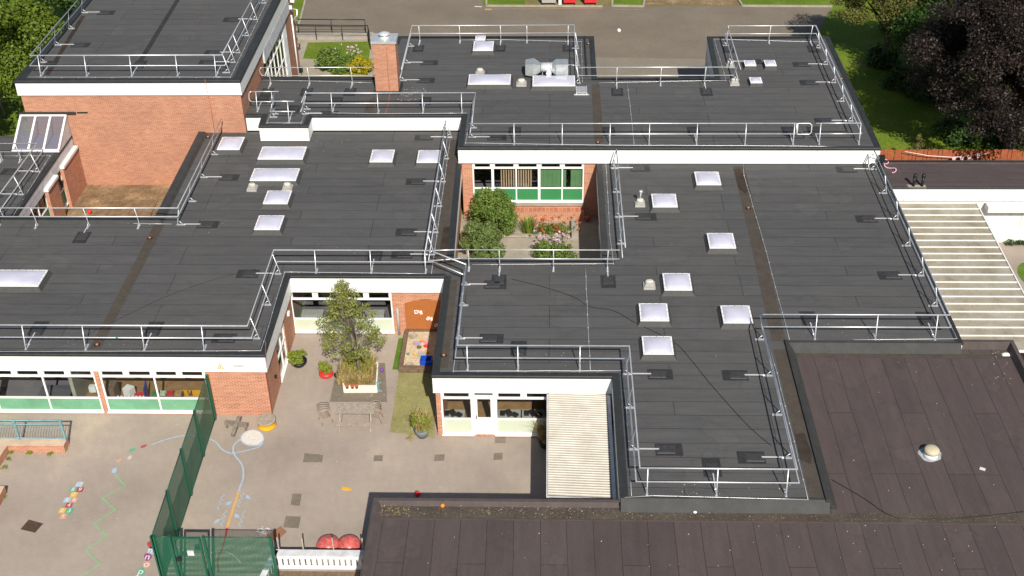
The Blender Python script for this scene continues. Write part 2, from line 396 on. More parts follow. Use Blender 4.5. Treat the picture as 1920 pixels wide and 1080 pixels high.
def thing(name, label, cat, loc, group=None):
    o = bpy.data.objects.new(name, None); COL.objects.link(o); o.location = loc; OFF[o] = Vector(loc)
    o.empty_display_size = .2; o['label'] = label; o['category'] = cat
    if group: o['group'] = group
    return o
def struct(mb, name, m): return mb.build(name, m, kind='structure')
def one(mb, name, m, label, cat, group=None):
    kw = dict(label=label, category=cat)
    if group: kw['group'] = group
    return mb.build(name, m, **kw)
def R(pts, z): return [W(x, y, z) for x, y in pts]

# ------------------------------------------------------------------ ground
struct(MB().sheet([(-300, -200), (300, -200), (300, 400), (-300, 400)], 0), 'lawn', M_GRASS)
struct(MB().sheet([(-60, 5), (2.6, 5), (2.6, 39), (-4.5, 39), (-4.5, 46), (-12, 46), (-60, 46)], .004), 'playground', M_PLAY)
struct(MB().sheet([(-18.0, 63), W(556, 60, 0)[:2], W(573, 0, 0)[:2], W(580, -70, 0)[:2], W(905, -70, 0)[:2], W(905, 10, 0)[:2], W(1130, 11, 0)[:2], W(1500, 10, 0)[:2], W(1562, 14, 0)[:2], W(1545, 40, 0)[:2], (17.2, 76.4), (10.5, 73), (10.5, 63)], .004), 'car_park', M_ROAD)
struct(MB().sheet([W(1113, 108, 0)[:2], W(1345, 111, 0)[:2], (9.8, 64), (2.3, 64)], .008), 'paved_strip', M_ROAD2)
struct(MB().sheet([(19.8, 36), (40, 36), (40, 53.8), (19.8, 53.8)], .004), 'side_yard', M_PLAY)
struct(MB().sheet([(17.0, 36), (19.8, 36), (19.8, 53.8), (17.0, 53.8)], .004), 'covered_path', M_PAVE)
struct(MB().sheet([(-26.3, 50), (-19, 50), (-19, 59.6), (-26.3, 59.6)], .004), 'enclosed_yard', M_EARTH)
struct(MB().sheet([(-4.9, 46.7), (2.6, 46.7), (2.6, 56.3), (-4.9, 56.3)], .004), 'light_well_paving', M_PAVE)
# kerb stones of the car park: one run per verge
kb = MB(); 
for seg in ([(912, -40), (912, 12), (1130, 13)], [(1148, 0), (1148, 12), (1206, 13), (1209, 0)], [(1384, 0), (1392, 12), (1560, 13)], [(573, 0), (563, 40), (556, 60)]):
    P = R(seg, 0)
    for a, b in zip(P[:-1], P[1:]): kb.bar(a+Vector((0, 0, .05)), b+Vector((0, 0, .05)), .14, .13)
struct(kb, 'kerb', M_STONE)
struct(MB().sheet([p[:2] for p in R([(1130, 10), (1148, 10), (1148, -60), (985, -60), (985, 9)], 0)], .006), 'bare_verge', M_DRYG)
struct(MB().sheet([p[:2] for p in R([(1208, 9), (1386, 9), (1380, -60), (1208, -60)], 0)], .006), 'worn_verge', M_EARTH)
struct(MB().sheet([(10.6, 62)]+[p[:2] for p in R([(1560, 45), (1560, 90)], 0)]+[(17.2, 62)], .0045), 'grass_margin', M_GRASS)
# garden by the hall
struct(MB().sheet([p[:2] for p in R([(553, 146), (553, 60), (700, 60), (730, 160)], 0)], .008), 'garden_path', M_PAVE)
struct(MB().sheet([p[:2] for p in R([(568, 110), (577, 80), (695, 78), (692, 110), (690, 140), (620, 140), (610, 112)], 0)], .012), 'garden_lawn', M_GRASS)
# markings on the car park
mk = MB()
for pts in ([(890, 12), (903, 13)], ): mk.ribbon(R(pts, 0), .12, .009)
struct(mk, 'white_road_mark', M_UPVC)
mk = MB(); mk.ribbon(R([(909, 17.5), (922, 18)], 0), .3, .009); mk.ribbon(R([(925, 17), (1130, 16)], 0), .04, .009)
mk.ribbon(R([(1150, 17.5), (1205, 18)], 0), .04, .009); struct(mk, 'yellow_road_line', mat('worn_yellow_paint', (.42, .29, .10), .8, var=.3, scale=8))
mk = MB(); c = W(1161, 57, 0)
mk.sheet([(c.x+.12*cos(t)*(1+.15*sin(3*t)), c.y+.33*sin(t)) for t in [i*pi/8 for i in range(16)]], .01)
struct(mk, 'white_paint_spot', M_UPVC)

# ------------------------------------------------------------------ buildings
def local(p, u):
    p = Vector((p[0], p[1], 0)); u = Vector((u[0], u[1], 0)).normalized(); n = Vector((u.y, -u.x, 0))
    return lambda s, d, z: p+u*s+n*d+Vector((0, 0, z))
def lbox(mb, L, s0, s1, d0, d1, z0, z1):
    mb.hexa([L(s0, d1, z0), L(s1, d1, z0), L(s1, d0, z0), L(s0, d0, z0), L(s0, d1, z1), L(s1, d1, z1), L(s1, d0, z1), L(s0, d0, z1)])
def wall(parent, p, q, z0, z1, opens=(), m=None, th=.25, name='wall'):
    L = local(p, (q[0]-p[0], q[1]-p[1])); T = sqrt((q[0]-p[0])**2+(q[1]-p[1])**2); mb = MB()
    xs = 0
    for s0, s1, a, b in sorted(opens):
        if s0 > xs: lbox(mb, L, xs, s0, -th, 0, z0, z1)
        if a > z0: lbox(mb, L, s0, s1, -th, 0, z0, a)
        if b < z1: lbox(mb, L, s0, s1, -th, 0, b, z1)
        xs = s1
    if xs < T: lbox(mb, L, xs, T, -th, 0, z0, z1)
    return mb.build(name, m or M_BRICK, parent)
def window(parent, p, u, cols, rows, kinds, panel=None, fw=.07, name='window', wide=(), label=None):
    """cols: stations; rows: heights; kinds: per row 'panel' | 'glass' | 'vent'"""
    L = local(p, u); fr = MB()
    for k, s in enumerate(cols):
        ww = fw*(1.9 if k in wide else 1)
        a, b = s-ww/2, s+ww/2
        if k == 0: a, b = s, s+fw
        if k == len(cols)-1: a, b = s-fw, s
        lbox(fr, L, a, b, -.11, -.03, rows[0], rows[-1])
    for k, z in enumerate(rows):
        a, b = z-fw/2, z+fw/2
        if k == 0: a, b = z, z+fw
        if k == len(rows)-1: a, b = z-fw, z
        lbox(fr, L, cols[0]-.002, cols[-1]+.002, -.105, -.034, a, b)
    for r, kd in enumerate(kinds):
        if kd == 'vent':
            for k in range(len(cols)-1):
                nv = 2 if cols[k+1]-cols[k] > 1.4 else 1
                for q in range(nv):
                    a = cols[k]+(cols[k+1]-cols[k])*q/nv+.05; b = cols[k]+(cols[k+1]-cols[k])*(q+1)/nv-.05
                    z0, z1 = rows[r]+.03, rows[r+1]-.03
                    lbox(fr, L, a-.045, a+.08, -.09, -.022, z0, z1); lbox(fr, L, b-.08, b+.045, -.09, -.0225, z0, z1)
                    lbox(fr, L, a+.08, b-.08, -.09, -.024, z0, z0+.035); lbox(fr, L, a+.08, b-.08, -.09, -.024, z1-.035, z1)
    lbox(fr, L, cols[0]-.03, cols[-1]+.03, -.03, .05, rows[0]-.04, rows[0]+.012)
    f = fr.build(name, M_UPVC, parent)
    for r, kd in enumerate(kinds):
        for k in range(len(cols)-1):
            mb = MB(); a, b, z0, z1 = cols[k]+fw/2, cols[k+1]-fw/2, rows[r]+fw/2, rows[r+1]-fw/2
            if kd == 'panel': lbox(mb, L, a, b, -.09, -.06, z0, z1); mb.build('panel', panel or M_SAGE, f)
            else: mb.poly([L(a, -.07, z0), L(b, -.07, z0), L(b, -.07, z1), L(a, -.07, z1)]); mb.build('pane', M_GLASS, f)
    return f
def shiplap(z0, z1, n):
    pr = [(-.10, z0), (.0, z0)]
    h = (z1-z0)/n
    for k in range(n): pr += [(.012, z0+h*k+.004), (.0, z0+h*(k+1))]
    pr += [(-.10, z1)]
    return pr
def roof(root, poly, z, m=M_FELT, name='roof', th=.22):
    return MB().prism(poly, z-th, z).build(name, m, root)
def trim(root, pts, z, closed=False, name='roof_edge', h=.09, m=M_EDGE, wd=.28):
    pr = [(-.02, z-.075), (.03, z-.075), (.035, z+h-.03), (.01, z+h), (-wd*.7, z+h-.02), (-wd, z+.004)]
    return MB().sweep(pts, pr, closed).build(name, m, root)
def fascia(root, pts, z, depth=.74, n=5, closed=False):
    return MB().sweep(pts, shiplap(z-.12-depth, z-.06, n), closed).build('fascia', M_WHITE, root)

Z1, Z2, ZH, ZB = 3.3, 4.2, 6.4, 2.92
wx = -11.75
# --- west wing
WEST = thing('school_wing', 'left classroom wing with grey felt roof and pale green window panels', 'school building', (-18, 47, 0))
pw = [(-36, 39.57), (wx, 39.57), (wx, 45.41), (-4.7, 45.41), (-4.42, 46.83), (-4.62, 56.05), (-4.62, 59.6), (-19.2, 59.6), (-19.2, 50.35), (-36, 50.35)]
roof(WEST, pw, Z1)
trim(WEST, [(-36, 39.57), (wx, 39.57), (wx, 45.41), (-4.7, 45.41)], Z1, h=.05)
trim(WEST, [(-4.45, 46.9), (-4.62, 56.05)], Z1, h=.04)
trim(WEST, [(-19.2, 59.35), (-19.2, 50.35), (-36, 50.35)], Z1, h=.16, wd=.45, m=M_KERB)
fascia(WEST, [(-36, 39.57), (wx, 39.57), (wx, 45.41), (-4.7, 45.41)], Z1)
fascia(WEST, [(-4.45, 46.9), (-4.62, 56.05)], Z1)
# front wall with two window bands
yA = 39.69; s0 = -36
def sx(px, py, y): return WY(px, py, y).x
a1 = sx(1, 775, yA); a2 = sx(97.4, 771.6, yA); a3 = sx(195.8, 776, yA); b1 = sx(204.6, 776, yA); b2 = sx(303, 772.7, yA)
b3 = WY(384, 699, yA).x
zs = [.12, WY(180, 747.5, yA).z, WY(180, 707, yA).z, 2.40]
am1 = a1-(a3-a2)-.0; am0 = am1-(a3-a2)
wall(WEST, (-36, yA), (wx-.12, yA), 0, 2.45, [(am0-s0, a1-s0-.16, .12, 2.4), (a1-s0, a3-s0, .12, 2.4), (b1-s0, b3-s0, .12, 2.4)], M_BRICKD)
for cols in ([am0, am1, a1-.16], [a1, a2, a3], [b1, b2, b3]):
    window(WEST, (0, yA), (1, 0), cols, zs, ['panel', 'glass', 'vent'], M_MINT)
# courtyard side (faces east)
xE = wx-.12
dp = [WX(515, 690, xE), WX(546, 615, xE)]
d0, d1 = 41.9, 43.7
wall(WEST, (xE, yA+.25), (xE, 45.53), 0, 2.45, [(d0-yA-.25, d1-yA-.25, .06, 2.35)], M_BRICKD)
fd = window(WEST, (xE, 0), (0, 1), [d0, (d0+d1)/2+.1, d1], [.06, 1.15, 2.0, 2.35], ['glass', 'glass', 'glass'], name='door', fw=.1)
MB().tube([(xE+.02, 42.95, 1.0), (xE+.06, 42.95, 1.0), (xE+.06, 42.95, 1.15), (xE+.02, 42.95, 1.15)], .012).build('handle', M_GALV, fd)
lm = MB(); lm.cbox((xE+.05, 44.6, 1.75), .1, .22, .16); lm.build('wall_lamp', M_UPVC, WEST)
lm = MB(); lm.cbox((xE+.04, 41.0, 1.0), .08, .12, .12); lm.build('wall_socket', M_BLACK, WEST)
# court back wall
yC = 45.53
c1 = sx(553, 624, yC); c2 = sx(740, 624, yC)
zc = [.1, WY(600, 598.8, yC).z, WY(600, 562, yC).z, 2.40]
wall(WEST, (xE, yC), (-4.6, yC), 0, 2.45, [(c1-xE, c2-xE, .1, 2.4)], M_BRICKD)
window(WEST, (0, yC), (1, 0), [c1, (c1+c2)/2, c2], zc, ['panel', 'glass', 'vent'], M_SAGE)
# light well west side (faces east)
wall(WEST, (-4.62, 46.9), (-4.74, 56.1), 0, 2.45, [], M_BRICKD)
# yard side walls
wall(WEST, (-19.3, 59.5), (-19.3, 50.45), 0, 3.1, [], M_BRICKD)
wall(WEST, (-19.3, 50.25), (-36, 50.25), 0, 3.1, [], M_BRICKD)
# rooms behind the glass
MB().box(-35.7, -12.3, 40.0, 49.9, .01, .05).build('floor', M_WOODF, WEST)
MB().box(-35.7, -12.3, 44.6, 44.8, .05, 3.0).build('room_wall', M_CREAM, WEST)
MB().box(-20.45, -20.3, 40.0, 44.6, .05, 3.0).build('room_wall', M_CREAM, WEST)
MB().box(-35.7, -20.45, 40.0, 44.6, .051, .06).build('carpet', M_GREYF, WEST)
MB().box(-11.9, -5, 45.8, 50.0, .01, .05).build('floor', M_GREYF, WEST)
MB().box(-11.9, -5, 48.6, 48.8, .05, 3.0).build('room_wall', M_CREAM, WEST)
MB().box(-12.1, -11.95, 45.9, 48.6, .05, 3.0).build('room_wall', M_CREAM, WEST)

# --- east wing
EAST = thing('school_wing', 'flat grey felt roofed wing with seven square rooflights, right of the planted light well', 'school building', (6, 44, 0))
pe = [(-4.7, 38.28), (2.55, 38.28), (2.55, 31.42), (9.85, 31.42), (9.85, 40.6), (17.05, 40.6), (17.0, 56.1), (2.45, 56.1), (2.45, 46.83), (-4.42, 46.83), (-4.7, 45.41)]
roof(EAST, pe, Z1)
trim(EAST, [(-4.7, 45.45), (-4.7, 38.28), (2.55, 38.28), (2.55, 31.42)], Z1, h=.05)
trim(EAST, [(17.05, 40.6), (17.02, 56.1)], Z1, h=.05)
trim(EAST, [(2.45, 56.1), (2.45, 46.83), (-4.42, 46.83)], Z1, h=.05, m=M_KERB)
fascia(EAST, [(-4.7, 45.41), (-4.7, 38.28), (2.55, 38.28), (2.55, 31.6)], Z1)
fascia(EAST, [(17.05, 40.6), (17.02, 55.9)], Z1)
fascia(EAST, [(2.45, 56.0), (2.45, 46.83), (-4.42, 46.83)], Z1)
# sloped upstands dropping to the brown roof
MB().sweep([(2.55, 31.42), (9.9, 31.42)], [(-.02, Z1-.2), (-.12, Z1+.03), (.0, Z1+.03), (.30, ZB+.015), (.30, ZB-.1)]).build('upstand', M_KERB, EAST)
MB().sweep([(9.87, 40.6), (17.0, 40.6)], [(-.02, Z1-.2), (-.12, Z1+.03), (.0, Z1+.03), (.22, ZB+.015), (.22, ZB-.1)]).build('upstand', M_KERB, EAST)
yC2 = 38.40
e0 = sx(830.6, 816, yC2); e1 = sx(888, 816, yC2); e2 = sx(930.4, 816, yC2); e3 = 2.45
ze = [.1, WY(860, 787, yC2).z, WY(860, 748, yC2).z, 2.40]
wall(EAST, (-4.62, yC2), (2.6, yC2), 0, 2.45, [(e0+4.62, e3+4.62, .06, 2.4)], M_BRICKD)
window(EAST, (0, yC2), (1, 0), [e0, e1], ze, ['panel', 'glass', 'vent'], M_SAGE)
window(EAST, (0, yC2), (1, 0), [e2, e2+(e3-e2)/2, e3], ze, ['panel', 'glass', 'vent'], M_SAGE)
dr = MB(); L = local((0, yC2), (1, 0)); zd = ze[2]
lbox(dr, L, e1, e1+.1, -.13, -.02, .05, 2.4); lbox(dr, L, e2-.1, e2, -.13, -.02, .05, 2.4); lbox(dr, L, e1+.1, e2-.1, -.12, -.024, 2.33, 2.4); lbox(dr, L, e1+.1, e2-.1, -.12, -.024, 2.06, 2.16)
lbox(dr, L, e1+.1, e2-.1, -.10, -.05, .08, .98)
lbox(dr, L, e1+.2, e2-.2, -.10, -.042, .2, .86)
lbox(dr, L, e1+.1, e1+.2, -.10, -.05, .98, 2.06); lbox(dr, L, e2-.2, e2-.1, -.10, -.05, .98, 2.06); lbox(dr, L, e1+.2, e2-.2, -.10, -.052, 1.98, 2.06)
dr = dr.build('door', M_UPVC, EAST)
for q in ((e1+.2, e2-.2, .98, 1.98), (e1+.1, e2-.1, 2.16, 2.33)): g_ = MB(); g_.poly([L(q[0], -.07, q[2]), L(q[1], -.07, q[2]), L(q[1], -.07, q[3]), L(q[0], -.07, q[3])]); g_.build('pane', M_GLASS, dr)
h_ = MB(); lbox(h_, L, e1+.13, e1+.16, -.05, .01, .95, 1.12); h_.build('handle', M_BLACK, dr)
al = MB(); lbox(al, L, -4.45, -4.37, 0, .05, 1.3, 1.4); al.build('wall_box', M_UPVC, EAST)
wall(EAST, (-4.62, 45.5), (-4.62, 38.65), 0, 2.45, [], M_BRICKD)
wall(EAST, (2.67, 38.4), (2.67, 31.3), 0, 2.45, [], M_SOIL)
wall(EAST, (2.57, 56.1), (2.57, 46.95), 0, 2.45, [(2.4, 3.6, .9, 2.2), (5, 8, .9, 2.2)], M_BRICKD)
window(EAST, (2.57, 56.1), (0, -1), [2.4, 3.6], [.9, 2.2], ['glass']); window(EAST, (2.57, 56.1), (0, -1), [5, 6.5, 8], [.9, 2.2], ['glass'])
wall(EAST, (2.5, 46.95), (-4.5, 46.95), 0, 2.45, [], M_BRICKD)
wall(EAST, (16.93, 40.7), (16.9, 56.0), 0, 2.45, [], M_BRICKD)
MB().box(-4.4, 9.6, 38.7, 46.6, .01, .05).build('floor', M_WOODF, EAST)
MB().box(-4.4, 9.6, 42.2, 42.4, .05, 3.0).build('room_wall', M_CREAM, EAST)

# --- north wing
NORTH = thing('school_wing', 'raised wing with deep white fascia and bright green window panels behind the light well', 'school building', (3, 62, 0))
pn = [(-4.75, 55.95), (16.92, 55.9), (16.95, 70.25), (9.6, 70.3), (9.45, 64.45), (2.65, 64.45), (2.65, 70.4), (-9.4, 70.5), (-9.9, 64.6), (-16.6, 64.65), (-16.6, 59.67), (-15.68, 59.67), (-15.62, 58.45), (-12.98, 58.45), (-12.98, 59.67), (-4.75, 59.67)]
roof(NORTH, pn, Z2)
nf = [(-16.6, 59.67), (-15.68, 59.67), (-15.62, 58.45), (-12.98, 58.45), (-12.98, 59.67), (-4.75, 59.67), (-4.75, 55.95), (16.92, 55.9), (16.95, 70.25)]
trim(NORTH, nf, Z2, h=.06)
trim(NORTH, [(16.95, 70.25), (9.6, 70.3), (9.45, 64.45), (2.65, 64.45), (2.65, 70.4), (-9.4, 70.5), (-9.9, 64.6), (-16.6, 64.65)], Z2, h=.06)
fascia(NORTH, nf, Z2, .74, 4)
fascia(NORTH, [(16.95, 70.25), (9.6, 70.3), (9.45, 64.45), (2.65, 64.45), (2.65, 70.4), (-9.4, 70.5), (-9.9, 64.6), (-16.6, 64.65)], Z2, .9)
yN = 56.08
nc = [sx(x, 378, yN) for x in (888, 925, 968.5, 1011, 1053.7, 1094)]
zn = [WY(1050, 378, yN).z, WY(1050, 353.7, yN).z, WY(1050, 316, yN).z, WY(1050, 306, yN).z]
wall(NORTH, (-4.6, yN), (2.6, yN), 0, 3.35, [(nc[0]+4.6, nc[-1]+4.6, zn[0], zn[3])], M_BRICKD)
window(NORTH, (0, yN), (1, 0), nc, zn, ['panel', 'glass', 'vent'], M_GREENP, wide=(1, 3))
bl = MB()
for k in range(13):
    x = nc[1]+.45+k*.13
    bl.cbox((x, yN+.22, zn[1]), .07, .012, zn[2]-zn[1]-.05, .5)
bl.build('window_blind', mat('beige_blind', (.50, .34, .22), .8), NORTH)
bl = MB()
for k in range(10):
    x = nc[3]+.1+k*.24
    if k not in (6,): bl.cbox((x, yN+.22, zn[1]), .235, .012, zn[2]-zn[1]-.05, .05)
bl.build('window_blind', mat('green_blind', (.12, .25, .11), .8), NORTH)
MB().box(-4.4, 2.4, 56.4, 60, .5, .55).build('floor', M_GREYF, NORTH)
MB().box(-4.4, 2.4, 59.9, 60, .55, 4).build('room_wall', M_DARKR, NORTH)
MB().box(nc[1]-.9, nc[-1]+.05, yN-.10, yN+.0, zn[0]-.22, zn[0]-.05).build('sill', M_STONE, NORTH)
MB().box(-2.0, nc[-1]+.05, yN-.38, yN-.01, .0, .55).build('brick_step', M_BRICKD, NORTH)
wall(NORTH, (9.57, 70.2), (9.57, 64.5), 0, 3.35, [(3.2, 4.4, 1.0, 2.2)], M_SOIL)
window(NORTH, (9.57, 70.2), (0, -1), [3.2, 4.4], [1.0, 2.2], ['glass'])
wall(NORTH, (16.85, 56.0), (16.85, 70.2), 0, 3.35, [], M_BRICKD)
wall(NORTH, (2.5, 64.5), (2.5, 70.3), 0, 3.3, [], M_BRICKD); wall(NORTH, (9.5, 64.3), (2.6, 64.3), 0, 3.3, [], M_BRICKD)
wall(NORTH, (-9.9, 64.5), (-16.5, 64.55), 0, 3.3, [], M_BRICKD); wall(NORTH, (2.5, 70.3), (-9.3, 70.4), 0, 3.3, [], M_BRICKD)
# chimney (part of the wing)
cx0, cx1, cy0, cy1 = -9.78, -8.5, 62.50, 63.55
ch = MB().box(cx0, cx1, cy0, cy1, Z2-.1, Z2+3.0).build('chimney', M_BRICK, NORTH)
MB().box(cx0-.06, cx1+.06, cy0-.06, cy1+.06, Z2+3.0, Z2+3.14).build('capping', M_GALV, ch)
MB().lathe([(.27, Z2+3.14), (.27, Z2+3.22), (.17, Z2+3.24), (.17, Z2+3.33), (.32, Z2+3.35), (.31, Z2+3.38), (.10, Z2+3.46), (.04, Z2+3.47)], ((cx0+cx1)/2, (cy0+cy1)/2, 0), 20).build('flue_cowl', M_ALU, ch)
MB().box(cx0-.12, cx1+.12, cy0-.12, cy1+.12, Z2, Z2+.15).build('flashing', M_EDGE, ch)

# --- hall
HALL = thing('assembly_hall', 'tall brick hall with white fascia band and black roof edge at top left', 'school hall', (-22.5, 67, 0))
hx0, hx1, hy0, hy1 = -28.72, -16.55, 59.4, 75.0
roof(HALL, [(hx0, hy0), (hx1, hy0), (hx1, hy1), (hx0, hy1)], ZH)
hl = [(hx0, hy0), (hx1, hy0), (hx1, hy1), (hx0, hy1)]
trim(HALL, hl, ZH, True, h=.07, wd=.45)
MB().sweep(hl, shiplap(ZH-.80, ZH-.07, 1), True).build('fascia', M_WHITE, HALL)
MB().sweep([(hx1+.02, 65.3), (hx1+.02, 73.2)], shiplap(ZH-1.6, ZH-.78, 5)).build('fascia', M_SOIL, HALL)
wall(HALL, (hx0+.1, hy0+.1), (hx1-.1, hy0+.1), 0, ZH-.5, [], M_BRICK)
wall(HALL, (hx0+.1, hy1-.35), (hx0+.1, hy0+.35), 0, ZH-.5, [], M_BRICK)
wall(HALL, (hx1-.1, hy1-.1), (hx0+.1, hy1-.1), 0, ZH-.5, [], M_BRICK)
wall(HALL, (hx1-.1, hy0+.35), (hx1-.1, hy1-.35), 0, ZH-.5, [(5.55, 12.35, .2, ZH-1.6)], M_BRICK)
hs = [65.3+k*.98 for k in range(8)]
window(HALL, (hx1-.1, 0), (0, 1), hs[:7], [.2, 1.3, 2.6, 3.9, 4.8], ['glass']*4)
cl = MB()
for k in range(6): cl.box(hx1-.16, hx1-.10+(.02 if k % 2 else 0), hs[6]+k*.16, hs[6]+(k+1)*.16, .2, ZH-1.6)
cl.build('cladding', M_SOIL, HALL)
MB().box(hx0+.6, hx1-.6, 60, 74.5, .01, .05).build('floor', M_WOODF, HALL)
MB().box(-22, -21.9, 60, 74.5, .05, 5.8).build('room_wall', M_DARKR, HALL)
MB().tube([(hx1+.02, 73.6, 0), (hx1+.02, 73.6, 4.4)], .05).build('downpipe', M_UPVC, HALL)
for y_, z_ in ((73.4, 4.9), (74.3, 5.0)): MB().cbox((hx1+.05, y_, z_), .25, .2, .2).build('flood_lamp', M_UPVC, HALL)
MB().tube([(hx1, 74.2, 4.6), (hx1+.3, 74.2, 4.5), (hx1+.3, 74.0, 4.2), (hx1+.05, 74.0, 4.0), (hx1+.28, 74.2, 3.8), (hx1+.05, 74.3, 3.4)], .05).build('pipework', M_GALV, HALL)

# --- left annex
ANX = thing('school_annex', 'low flat roofed link building with lean-to glazing against the hall brick wall', 'school building', (-30, 55, 0))
xa = -26.35; za = 3.15
roof(ANX, [(-37, 50.7), (xa, 50.7), (xa, 59.4), (-37, 59.4)], za)
MB().sweep([(xa, 50.7), (xa, 59.4)], [(-.02, za-.07), (.03, za-.07), (.035, za+.02), (-.2, za+.04), (-.28, za)]).build('roof_edge', M_EDGE, ANX)
MB().sweep([(xa, 50.7), (xa, 59.4)], shiplap(za-.78, za-.06, 2)).build('fascia', M_SOIL, ANX)
wall(ANX, (xa-.04, 50.8), (xa-.04, 59.45), 0, 2.4, [(1.6, 4.0, .5, 2.35), (5.4, 6.4, .3, 2.35)], M_BRICKD)
for a, b in ((58.9-1.9, 59.45), (54.6, 56.0)): MB().box(xa-.03, xa+.16, a, b, 0, 2.42).build('brick_pier', M_BRICKD, ANX)
for a, b in ((57.0, 59.4), (54.5, 56.1)): MB().box(xa+.0, xa+.24, a, b, 2.42, 2.56).build('coping', M_WHITE, ANX)
window(ANX, (xa-.04, 50.8), (0, 1), [1.6, 2.8, 4.0], [.5, 1.4, 2.35], ['panel', 'glass'], M_GREENP)
window(ANX, (xa-.04, 50.8), (0, 1), [5.4, 6.4], [.3, 1.2, 2.35], ['panel', 'glass'], M_GREENP)
MB().box(-36.5, xa-.4, 51, 59.2, .01, .05).build('floor', M_WOODF, ANX)
gl0 = [WX_ for WX_ in (WY(25, 284, 57.45), WY(110, 283, 57.45), WY(126, 217, 59.42), WY(45, 216, 59.42))]
yl, yh = 57.45, 59.42; zl, zh = gl0[0].z, gl0[2].z; gx0, gx1 = gl0[0].x, gl0[1].x
lt = MB()
for k in range(4):
    x = gx0+(gx1-gx0)*k/3
    lt.bar((x, yl, zl+.06), (x, yh, zh+.06), .10, .08)
lt.bar((gx0-.05, yl, zl+.05), (gx1+.05, yl, zl+.05), .14, .12); lt.bar((gx0, yh-.05, zh+.06), (gx1, yh-.05, zh+.06), .08, .08)
lt = lt.build('lean_to_frame', M_UPVC, ANX)
gm = glassm('lean_to_glass', (.62, .64, .72), .22)
_n = gm.node_tree.nodes; _d = _n.new('ShaderNodeBsdfDiffuse'); _d.inputs[0].default_value = (.42, .40, .44, 1); _x = _n.new('ShaderNodeMixShader'); _x.inputs[0].default_value = .24
_o = _n['Material Output']; _s = _o.inputs[0].links[0].from_socket; gm.node_tree.links.new(_s, _x.inputs[1]); gm.node_tree.links.new(_d.outputs[0], _x.inputs[2]); gm.node_tree.links.new(_x.outputs[0], _o.inputs[0])
for k in range(3):
    xa0 = gx0+(gx1-gx0)*k/3+.05; xb0 = gx0+(gx1-gx0)*(k+1)/3-.05
    mb = MB(); mb.poly([(xa0, yl, zl+.06), (xb0, yl, zl+.06), (xb0, yh-.02, zh+.06), (xa0, yh-.02, zh+.06)]); mb.build('pane', gm, lt)
mb = MB(); mb.poly([(gx1+.03, yl, za-.05), (gx1+.03, yh, za-.05), (gx1+.03, yh, zh), (gx1+.03, yl, zl)]); mb.poly([(gx0-.03, yl, za-.05), (gx0-.03, yl, zl), (gx0-.03, yh, zh), (gx0-.03, yh, za-.05)])
mb.build('lean_to_cheek', M_SOIL, ANX)
MB().box(gx0, gx1, yl, yh, za+.01, za+.05).build('lean_to_floor', mat('lean_to_floor', (.30, .29, .40), .6), ANX)
MB().box(gx0-.1, gx1+.55, 59.38, 59.49, zh+.09, zh+.2).build('lead_flashing', M_PATCH, ANX)
MB().box(gx1+.62, gx1+1.2, 59.47, 59.53, zh+.12, zh+.19).build('vent_slot', M_BLACK, ANX)

# --- brown roofed extension (front strip and right hand block)
EXT = thing('school_extension', 'low extension with reddish brown felt roof along the bottom right', 'school building', (6, 28, 0))
xb = W(702, 935, ZB+.1).x; yb = W(900, 936, ZB+.1).y
pb = [(xb, 14), (30, 14), (30, 30.9), (19.2, 30.9), (19.2, 40.95), (17.05, 40.95), (17.05, 40.62), (9.88, 40.62), (9.88, 31.40), (2.58, 31.40), (2.58, yb), (xb, yb)]
roof(EXT, pb, ZB, M_BROWN)
MB().sweep([(xb, 14), (xb, yb), (2.5, yb)][::-1], [(-.02, ZB-.15), (.05, ZB-.15), (.05, ZB+.10), (.0, ZB+.13), (-.14, ZB+.13), (-.28, ZB+.003)]).build('roof_edge', M_KERBB, EXT)
MB().sweep([(19.2, 31), (19.2, 40.95), (17.1, 40.95)], [(-.02, ZB-.15), (.05, ZB-.15), (.05, ZB+.30), (-.12, ZB+.32), (-.24, ZB+.003)]).build('roof_edge', M_KERBB, EXT)
MB().sweep([(xb+.02, yb), (xb+.02, 14)], shiplap(ZB-.9, ZB-.15, 3)).build('fascia', M_WHITE, EXT)
MB().sweep([(2.5, yb-.02), (xb, yb-.02)], shiplap(ZB-.9, ZB-.15, 3)).build('fascia', M_WHITE, EXT)
wall(EXT, (2.5, yb-.12), (xb+.12, yb-.12), 0, 2.2, [], M_BRICKD); wall(EXT, (xb+.12, yb-.37), (xb+.12, 14), 0, 2.2, [], M_BRICKD)
wall(EXT, (19.1, 31), (19.1, 40.9), 0, 2.7, [], M_BRICKD)
# high kerb between the two roofs (drops to the gutter on its left)
MB().sweep([(9.75, 31.36), (9.75, 40.7)][::-1], [(.0, Z1-.1), (.0, Z1+.10), (-.10, Z1+.13), (-.46, ZB+.01), (-.46, ZB-.1)]).build('ridge_kerb', M_KERB, EXT)
MB().sheet([(xb+.3, 30.75), (30, 30.75), (30, 31.2), (9.9, 31.2), (2.6, 31.2), (xb+.3, 31.35)], ZB+.004).build('gutter', M_LITTER, EXT)
MB().box(xb+.3, 30, 30.70, 30.745, ZB-.05, ZB+.03).build('felt_lip', M_KERBB, EXT)
MB().sheet([(9.9, 40.1), (19.0, 40.1), (19.0, 40.4), (9.9, 40.4)], ZB+.004).build('gutter', M_GUT, EXT)

